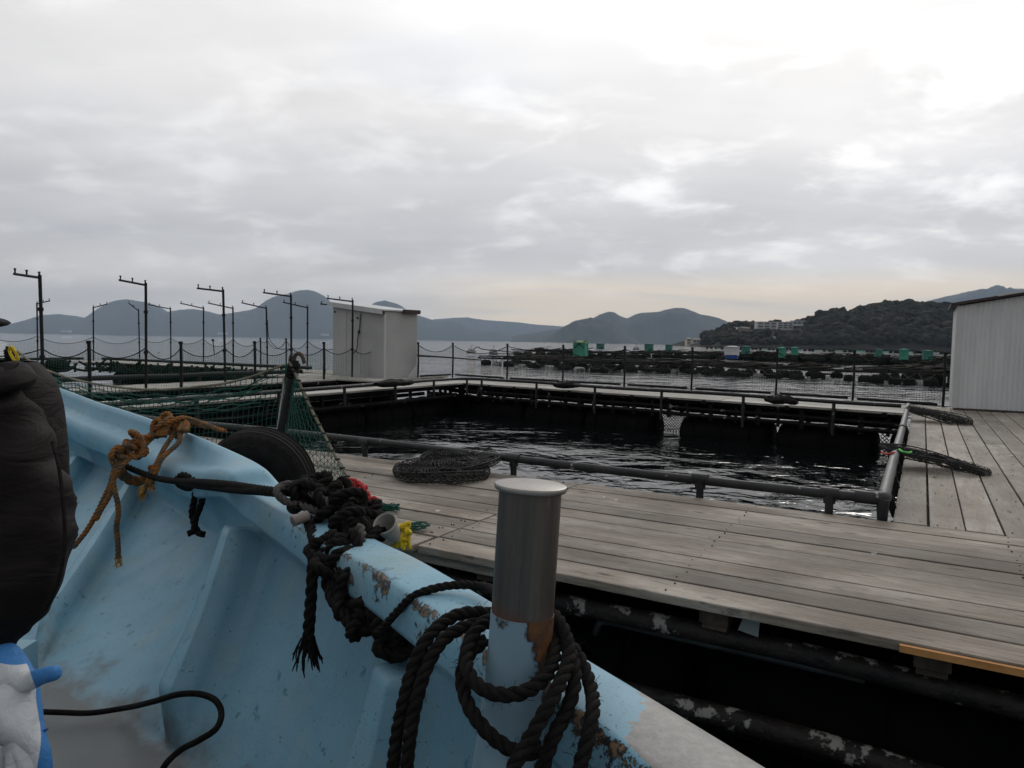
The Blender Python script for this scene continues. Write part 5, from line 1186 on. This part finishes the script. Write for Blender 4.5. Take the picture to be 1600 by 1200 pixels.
def boat_rope(name, label, paths, rad, m, pitch=5.2, extra=None, cat='rope'):
    o0 = PY(*paths[0][0]); ro = empty(name, o0, 0, label, cat)
    for nm, ps in (('strand', paths),):
        for path in ps: mb = MB(); mb.rope([q - o0 for q in cr([PY(*p) for p in path], 10)], rad, pitch, 7, .42); mb.build(nm, m, ro, True)
    return ro, o0
FUZZ = [
    [(770, 960, 1.05), (745, 957, 1.05), (718, 960, 1.05), (690, 975, 1.03), (664, 1003, 1.0), (643, 1050, .985), (630, 1100, .975), (620, 1150, .97), (613, 1215, .965), (610, 1290, .96)],
    [(775, 972, 1.05), (748, 974, 1.035), (716, 984, 1.02), (690, 1003, 1.0), (668, 1040, .98), (652, 1090, .965), (642, 1140, .955), (634, 1215, .95), (630, 1290, .945)],
    [(800, 978, 1.06), (770, 968, 1.04), (748, 980, 1.01), (733, 1004, .985), (728, 1035, .955), (740, 1064, .925), (765, 1081, .908), (793, 1086, .90), (822, 1080, .902), (846, 1064, .915), (862, 1040, .94), (868, 1012, .97), (862, 990, 1.01), (845, 980, 1.05)],
    [(760, 1000, 1.0), (735, 1020, .985), (722, 1050, .965), (726, 1085, .94), (742, 1120, .915), (768, 1150, .90), (800, 1172, .89), (825, 1178, .885), (845, 1165, .885)],
    [(835, 972, 1.06), (858, 958, 1.04), (874, 972, 1.005), (886, 1000, .975), (888, 1030, .945), (876, 1065, .91), (858, 1100, .885), (836, 1140, .868), (812, 1180, .858), (790, 1225, .85), (765, 1290, .845)],
    [(868, 985, 1.02), (884, 1005, .99), (896, 1035, .955), (898, 1065, .93), (888, 1105, .905), (868, 1145, .885), (850, 1190, .872), (838, 1240, .865), (830, 1300, .86)],
    [(872, 992, 1.03), (893, 1010, 1.0), (911, 1040, .97), (924, 1078, .93), (926, 1115, .885), (918, 1155, .862), (906, 1200, .852), (896, 1260, .845)]]
boat_rope('mooring_line', 'black mooring rope turned round the steel-topped post with loops hanging from it', FUZZ, .0099, M_ROPEB)
boat_rope('mooring_line', 'single black rope crossing the gunwale from the knots to the post', [[(590, 990, 1.40), (606, 972, 1.385), (624, 952, 1.375), (645, 932, 1.365), (685, 918, 1.375), (720, 914, 1.375), (752, 916, 1.36), (778, 926, 1.25), (800, 950, 1.08)]], .0085, M_ROPEB)
boat_rope('dark_cord', 'taut dark cord running under the gunwale lip to the knots, with a hanging tail', [[(192, 726, 2.98), (212, 735, 2.94), (245, 747, 2.84), (280, 752, 2.70), (310, 753, 2.54), (345, 756, 2.34), (366, 758, 2.25), (385, 761, 2.17), (420, 766, 2.05), (446, 769, 1.99)], [(285, 755, 2.68), (320, 760, 2.50), (360, 764, 2.27), (380, 766, 2.18), (400, 767, 2.10), (440, 771, 2.0)],
    [(300, 748, 2.7), (284, 742, 2.74), (276, 752, 2.76), (290, 762, 2.72), (306, 758, 2.66), (300, 748, 2.66)], [(306, 762, 2.68), (304, 780, 2.67), (300, 800, 2.67), (304, 820, 2.67), (310, 832, 2.66), (318, 835, 2.64)], [(314, 764, 2.67), (316, 780, 2.66), (311, 796, 2.66), (305, 812, 2.66), (302, 830, 2.66), (294, 834, 2.65)]], .0125, M_ROPEB)
fz = MB(); fr = random.Random(8); ml = bpy.data.objects['mooring_line']; ml0 = ml.location
for path in FUZZ:
    cs = cr([PY(*p) for p in path], 10)
    for k in range(70):
        q = fr.choice(cs) + Vector((fr.uniform(-.004, .004), fr.uniform(-.004, .004), fr.uniform(-.004, .004))) - ml0; d_ = Vector((fr.uniform(-1, 1), fr.uniform(-1, 1), fr.uniform(-1, 1))).normalized(); e_ = d_ + Vector((fr.uniform(-.6, .6), fr.uniform(-.6, .6), fr.uniform(-.6, .6)))
        fz.tube([q + d_ * .008, q + d_ * .012, q + d_ * .012 + e_ * fr.uniform(.003, .009)], .00035, 3, False)
tag(fz.build('loose_fibre', M_ROPEB, ml), kind='stuff')
yr, y0 = boat_rope('orange_rope', 'frayed orange and brown rope knotted round the gunwale with hanging tails', [
    [(352, 674, 3.0), (336, 669, 3.03), (318, 662, 3.06), (298, 655, 3.10), (282, 653, 3.13), (264, 660, 3.13), (246, 671, 3.10), (230, 683, 3.05), (214, 695, 2.98), (198, 706, 2.93), (186, 720, 2.89), (178, 735, 2.87), (173, 755, 2.86), (164, 775, 2.86), (152, 800, 2.85), (136, 828, 2.84), (114, 856, 2.82)],
    [(326, 668, 3.05), (305, 662, 3.08), (284, 660, 3.11), (262, 667, 3.09), (246, 678, 3.05), (232, 690, 2.99), (218, 706, 2.93), (200, 718, 2.88), (186, 734, 2.85), (176, 752, 2.85), (172, 772, 2.84), (158, 796, 2.83), (150, 812, 2.83)],
    [(196, 716, 2.89), (184, 728, 2.86), (178, 744, 2.85), (178, 762, 2.845), (183, 782, 2.84), (185, 802, 2.84), (182, 822, 2.84), (184, 848, 2.835), (185, 872, 2.83)],
    [(278, 664, 3.08), (270, 680, 3.03), (256, 702, 2.97), (246, 722, 2.92), (238, 738, 2.89), (230, 756, 2.87), (224, 770, 2.86)],
    [(276, 664, 3.07), (282, 680, 3.0), (279, 692, 2.97), (266, 704, 2.93), (252, 718, 2.89), (245, 734, 2.87), (240, 748, 2.86), (235, 758, 2.86)]], .0105, M_ROPEY, 4.8)
mb = MB(); rr = random.Random(3)
for x, y, Y, s in ((268, 664, 3.07, .058), (256, 668, 3.05, .05), (216, 692, 2.95, .055), (206, 702, 2.91, .05), (184, 712, 2.88, .036)): mb.rope([q - y0 for q in trefoil(PY(x, y, Y), s, rmat(rr), 54, .6)], .011, 4.8, 6, .5)
for dx in (-5, 0, 5): mb.rope([q - y0 for q in cr([PY(252 + dx, 682, 3.0), PY(258 + dx, 664, 3.03), PY(272 + dx, 656, 3.09), PY(288 + dx, 662, 3.06), PY(286 + dx, 674, 3.0)], 8)], .012, 4.8, 6, .5)
mb.rope([q - y0 for q in cr([PY(182, 725, 2.9), PY(195, 745, 2.95), PY(215, 752, 2.98), PY(235, 745, 3.0), PY(240, 730, 3.0)], 8)], .022, 4.8, 6, .5)
mb.build('knot', M_ROPEY, yr, True)
for (x, y, Y, n_) in ((185, 872, 2.83, 26), (222, 768, 2.86, 30), (236, 757, 2.86, 20)):
    mb = MB()
    for k in range(n_): st = PY(x + rr.uniform(-3, 3), y - 6 + rr.uniform(-4, 6), Y) - y0; L1 = rr.uniform(.02, .05); mb.tube([st, st + Vector((rr.uniform(-.01, .01), rr.uniform(-.01, .01), -L1 * .5)), st + Vector((rr.uniform(-.018, .014), rr.uniform(-.012, .012), -L1))], .0016, 3)
    mb.build('frayed_end', M_FRAY, yr)
# thin black cable on the boat's sole
cab = cr([K(60, 1112, 1.15), K(92, 1113, 1.15), K(140, 1114, 1.155), K(190, 1107, 1.14), K(240, 1096, 1.03), K(285, 1084, .98), K(315, 1085, .98), K(338, 1096, .99), K(346, 1115, 1.01), K(338, 1138, 1.03), K(310, 1157, 1.06), K(282, 1172, 1.11), K(262, 1190, 1.13), K(252, 1206, 1.15), K(240, 1240, 1.16)], 8)
mb = MB(); mb.tube(cab, .0085, 9); tag(mb.build('black_cable', M_ROPEB, None, True), 'thin black cable curling over the lower hull side beside the white glove', 'cable')

# ================================================================== THE MAN SEATED AT THE LEFT EDGE
def skin(verts, edges, rad, name, m, parent, sub=2, root=0, place=True):
    me = bpy.data.meshes.new(name); me.from_pydata([tuple(v) for v in verts], edges, []); o = bpy.data.objects.new(name, me); C.objects.link(o)
    md = o.modifiers.new('skin', 'SKIN'); md.use_smooth_shade = True
    for i, r in enumerate(rad): me.skin_vertices[0].data[i].radius = (r, r) if not hasattr(r, '__len__') else r
    me.skin_vertices[0].data[root].use_root = True
    s_ = o.modifiers.new('sub', 'SUBSURF'); s_.levels = sub; s_.render_levels = sub
    dg = bpy.context.evaluated_depsgraph_get(); nm = bpy.data.meshes.new_from_object(o.evaluated_get(dg)); bpy.data.objects.remove(o)
    o = bpy.data.objects.new(name, nm); C.objects.link(o); nm.materials.clear()
    for q in (m if isinstance(m, list) else [m]): nm.materials.append(q)
    nm.polygons.foreach_set('use_smooth', [True] * len(nm.polygons)); o.parent = parent; return o
man = empty('person', (-1.30, 1.52, HC - FH), 0, 'seated person in dark padded jacket, black cap and white and blue gloves', 'person')
mo = man.location.copy()
def L(px, py, Y): return PY(px, py, Y) - mo
def B(x, y, h): return Vector((x, y, HC - h)) - mo
# body: one skinned figure, seated, turned to the right of the camera, left arm hanging bent with the hand on the knee
Yp = 1.46
hipc, waist, chest, neck, headc = B(-1.36, 1.55, .74), B(-1.33, 1.54, .55), B(-1.28, 1.52, .30), B(-1.22, 1.49, .12), B(-1.165, 1.47, .0)
sh1, el1, wr1 = L(8, 640, 1.47), L(46, 845, 1.46), L(8, 992, 1.40)
sh2, el2, wr2 = B(-1.50, 1.50, .19), B(-1.58, 1.40, .46), B(-1.45, 1.22, .62)
hipL, knL, ftL = B(-1.24, 1.50, .76), B(-1.08, 1.12, .74), B(-1.05, 1.06, 1.13)
hipR, knR, ftR = B(-1.46, 1.54, .76), B(-1.42, 1.10, .72), B(-1.44, 1.02, 1.13)
V_ = [hipc, waist, chest, neck, sh1, el1, wr1, sh2, el2, wr2, hipL, knL, ftL, hipR, knR, ftR, ftL + Vector((.1, -.14, -.02)), ftR + Vector((.05, -.15, -.02)), headc]
E_ = [(0, 1), (1, 2), (2, 3), (2, 4), (4, 5), (5, 6), (2, 7), (7, 8), (8, 9), (0, 10), (10, 11), (11, 12), (0, 13), (13, 14), (14, 15), (12, 16), (15, 17), (3, 18)]
skin(V_, E_, [.13, .13, .15, .06, .06, .047, .03, .06, .047, .03, .085, .06, .05, .085, .06, .05, .04, .04, .08], 'body', M_TROUSER, man)
# padded jacket: torso and sleeve traced as rings
def sleeve(path, name, seed):
    mb = MB(); rows = []
    cs = cr([p for p, r in path], 7); n = len(cs)
    for i, c_ in enumerate(cs):
        k = i / 7; j = min(int(k), len(path) - 2); u = k - j; u = u * u * (3 - 2 * u); r = path[j][1] * (1 - u) + path[j + 1][1] * u
        T = (cs[min(i + 1, n - 1)] - cs[max(i - 1, 0)]).normalized(); a_ = (Vector((0, -1, 0)) - T * -T.y).normalized(); b_ = T.cross(a_); row = []
        for q in range(30):
            t_ = q / 30 * 6.2832; dirv = a_ * math.cos(t_) + b_ * math.sin(t_); pz = c_ + dirv * r
            f_ = mnoise.noise(Vector((pz.x * 9 + seed, pz.y * 9, pz.z * 12))) * .010 + (1 - abs(mnoise.noise(Vector((pz.x * 3.5 + 3, pz.y * 3.5 + seed, pz.z * 9 - pz.x * 9)))) * 3.2) * .015 - .007
            row.append(pz + dirv * f_)
        rows.append(row)
    mb.grid(rows, closed=True); mb.add([rows[-1][k] for k in range(30)], [tuple(range(30))]); return mb.build(name, M_JACKET, man, True)
def tors(px_r, py, half, dep):
    c_ = L(px_r, py, Yp) + Vector((-half, .06, 0)); return c_, half, dep
rows = []
for px_r, py, half, dep in ((10, 566, .085, .085), (22, 580, .12, .11), (40, 600, .19, .13), (50, 640, .24, .15), (58, 720, .26, .16), (56, 800, .27, .17), (40, 880, .27, .17), (18, 950, .26, .17), (8, 1000, .25, .165), (4, 1010, .22, .14)):
    c_, h_, d_ = tors(px_r, py, half, dep); row = []
    for q in range(40):
        t_ = q / 40 * 6.2832; v = Vector((h_ * math.copysign(abs(math.cos(t_)) ** .85, math.cos(t_)), d_ * math.copysign(abs(math.sin(t_)) ** .85, math.sin(t_)), 0)); n_ = mnoise.noise((c_ + v) * 8) * .014; row.append(c_ + v * (1 + n_ / .2))
    rows.append(row)
# smooth along the height
fine = []
for i in range(len(rows) - 1):
    for k in range(4): fine.append([rows[i][q].lerp(rows[i + 1][q], k / 4) for q in range(40)])
fine.append(rows[-1]); mb = MB(); mb.grid(fine, closed=True); jk = mb.build('jacket', M_JACKET, man, True)
js = jk.modifiers.new('s', 'SMOOTH'); js.iterations = 6
o = sleeve([(L(-40, 600, 1.47), .06), (L(-20, 626, 1.46), .072), (L(-2, 668, 1.45), .081), (L(16, 722, 1.44), .086), (L(30, 780, 1.43), .089), (L(37, 835, 1.42), .090), (L(30, 890, 1.41), .087), (L(12, 940, 1.40), .078), (L(0, 980, 1.39), .058), (L(-6, 1006, 1.38), .043)], 'sleeve', 2)
sleeve([(sh2 + Vector((.06, 0, .04)), .07), (sh2, .085), ((sh2 + el2) / 2, .085), (el2, .08), ((el2 + wr2) / 2, .07), (wr2, .045)], 'sleeve', 7)
mb = MB(); mb.tube(cr([L(82, 690, 1.40), L(92, 730, 1.385), L(99, 790, 1.375), L(101, 850, 1.37), L(92, 905, 1.365), L(70, 955, 1.365)], 6), .0035, 5); mb.build('sleeve_seam', M_JACKET, man)
# collar lying on the shoulder
mb = MB(); rows = []
for k in range(25):
    a_ = R(-150 + 300 * k / 24); cx = B(-1.14, 1.45, .098); row = []
    for r_, zz in ((.105, .012), (.125, .028), (.142, .018), (.152, .002), (.150, -.012), (.135, -.010), (.115, 0)):
        x = 1.0 if math.cos(a_) > 0 else .8; row.append(cx + Vector((r_ * math.cos(a_) * x, r_ * math.sin(a_) * .72, zz + .012 * math.sin(a_ * 2))))
    rows.append(row)
mb.grid(rows); o = mb.build('collar', M_JACKET, man, True); sd_ = o.modifiers.new('solid', 'SOLIDIFY'); sd_.thickness = .014
# head with face, looking right and a little away
hm = MB(); rows = []
hc = B(-1.185, 1.46, .03)
for i in range(25):
    ph = -math.pi / 2 + math.pi * i / 24; row = []
    for q in range(36):
        t_ = q / 36 * 6.2832; x, y, zz = math.cos(ph) * math.cos(t_), math.cos(ph) * math.sin(t_), math.sin(ph)
        fx, fy, fz = x * .096, y * .074, zz * .118
        if zz < 0: fx *= 1 - .18 * (-zz) ** 1.5; fy *= 1 - .32 * (-zz) ** 1.4
        front = max(0, x)
        fx += .026 * math.exp(-((zz + .12) / .16) ** 2 - (y / .20) ** 2) * (x > 0)      # nose
        fx += .008 * math.exp(-((zz + .55) / .10) ** 2 - (y / .35) ** 2) * (x > 0)      # lips
        fx -= .010 * math.exp(-((zz - .06) / .12) ** 2 - ((abs(y) - .38) / .18) ** 2) * (x > 0)  # eye sockets
        fx += .010 * math.exp(-((zz + .85) / .12) ** 2) * front                            # chin
        row.append(hc + Vector((fx, fy, fz)))
    rows.append(row)
hm.grid(rows, closed=True); hm.build('head', M_SKIN, man, True)
em = MB()
for s_ in (-1, 1): em.blob(hc + Vector((-.005, .076 * s_, -.01)), (.018, .008, .03), 2, .1, 2, 1)
em.build('ear', M_SKIN, man, True)
em = MB()
for s_ in (-1, 1): em.blob(hc + Vector((.083, .030 * s_, .008)), (.008, .014, .008), 2, 0, 1, 1)
em.build('eyes', simple('eye', (.05, .03, .02), (.08, .06, .05)), man, True)
mm = MB(); mm.blob(hc + Vector((.070, -.0, -.060)), (.046, .058, .048), 3, .05, 2, 2); mm.build('face_mask', M_MASK, man, True)
cp = MB(); cp.blob(hc + Vector((-.010, 0, .055)), (.108, .088, .085), 3, .05, 2, 4); cp.blob(hc + Vector((.075, 0, .052)), (.066, .066, .014), 3, .03, 2, 6); cp.build('cap', M_CAPC, man, True)
# gloved left hand: palm, four fingers, thumb
def glove_fn(t):
    k = t.ramp(t.n('ShaderNodeAttribute', attribute_name='rubber').outputs['Fac'], [(.49, 0), (.51, 1)]); n = t.noise(t.obj, 9, 4, .5); f = t.noise(t.obj, 420, 2, .5); d = t.noise(t.obj, 26, 5, .65)
    wh = t.mix(t.math('MULTIPLY', t.ramp(d, [(.5, 0), (.7, 1)]), .35), t.mix(n, (.50, .51, .54), (.63, .64, .66)), (.26, .25, .24))
    setp(t, col=t.mix(k, wh, t.mix(n, (.03, .16, .42), (.05, .21, .50))), rough=.75, nor=bump(t, t.math('ADD', t.math('MULTIPLY', f, .25), t.math('MULTIPLY', t.noise(t.obj, 28, 3, .5, 1.0), 1.6)), .004))
M_GLOVE = mat('white_knit_and_blue_rubber', glove_fn)
wv = L(-4, 1002, 1.375); pl = L(26, 1105, 1.315); kn = [L(0, 1185, 1.28), L(24, 1196, 1.27), L(46, 1194, 1.27), L(66, 1182, 1.28)]
V2, E2, R2 = [wv, wv.lerp(pl, .5), pl], [(0, 1), (1, 2)], [.036, .043, (.056, .044)]
for k, q in enumerate(kn):
    ln_ = [.055, .064, .066, .060][k]; d_ = (q - pl).normalized() * .4 + Vector((.02, -.10, -.9)); d_.normalize(); b0 = len(V2)
    V2 += [q, q + d_ * ln_ * .5, q + d_ * ln_ + Vector((-.006, .012, 0)), q + d_ * ln_ * 1.45 + Vector((-.016, .034, .004))]; E2 += [(2, b0), (b0, b0 + 1), (b0 + 1, b0 + 2), (b0 + 2, b0 + 3)]; R2 += [.0185, .015, .0135, .011]
b0 = len(V2); V2 += [L(40, 1068, 1.32), L(66, 1056, 1.30), L(93, 1050, 1.29)]; E2 += [(1, b0), (b0, b0 + 1), (b0 + 1, b0 + 2)]; R2 += [.020, .0165, .0145]
g = skin(V2, E2, R2, 'glove', [M_GLOVE], man, 3)
tx, ty = kn[3], pl
vals = []
for q in g.data.vertices:
    X, Y_ = pxof(q.co + mo); lim = 60 + 4 * math.sin(Y_ * .045) - max(0, 1075 - Y_) * .5
    vals.append(max(X - lim, min(1036 - Y_ + 3 * math.sin(X * .07), X + 30), -60) / 60 + .5)
a_ = g.data.attributes.new('rubber', 'FLOAT', 'POINT'); a_.data.foreach_set('value', vals)
V3 = [wr2, wr2 + Vector((.02, -.05, -.03)), wr2 + Vector((.04, -.10, -.05))]; E3 = [(0, 1), (1, 2)]; R3 = [.036, .04, (.046, .034)]
for k in range(4):
    b0 = len(V3); q = V3[2] + Vector((.03 - .02 * k, -.05, -.01)); V3 += [q, q + Vector((0, -.03, -.02)), q + Vector((0, -.04, -.05)), q + Vector((0, -.03, -.07))]; E3 += [(2, b0), (b0, b0 + 1), (b0 + 1, b0 + 2), (b0 + 2, b0 + 3)]; R3 += [.015, .0135, .0125, .010]
b0 = len(V3); V3 += [V3[1] + Vector((.045, -.01, 0)), V3[1] + Vector((.065, -.04, -.01)), V3[1] + Vector((.07, -.065, -.02))]; E3 += [(1, b0), (b0, b0 + 1), (b0 + 1, b0 + 2)]; R3 += [.019, .016, .014]
skin(V3, E3, R3, 'glove', [M_GLW], man, 2)

# ================================================================== AIR
def haze_fn():
    m = bpy.data.materials.new('pale_air'); m.use_nodes = True; m.node_tree.nodes.clear(); t = NT(m.node_tree)
    v = t.n('ShaderNodeVolumePrincipled', {'Color': (.64, .79, 1.0, 1), 'Density': 8.5e-5, 'Anisotropy': 0.0}); o = t.n('ShaderNodeOutputMaterial'); t.L.new(v.outputs[0], o.inputs['Volume']); return m
mb = MB(); mb.box((0, 6000, 359.5), (19200, 12800, 721)); hz = mb.build('haze', haze_fn()); tag(hz, kind='stuff')
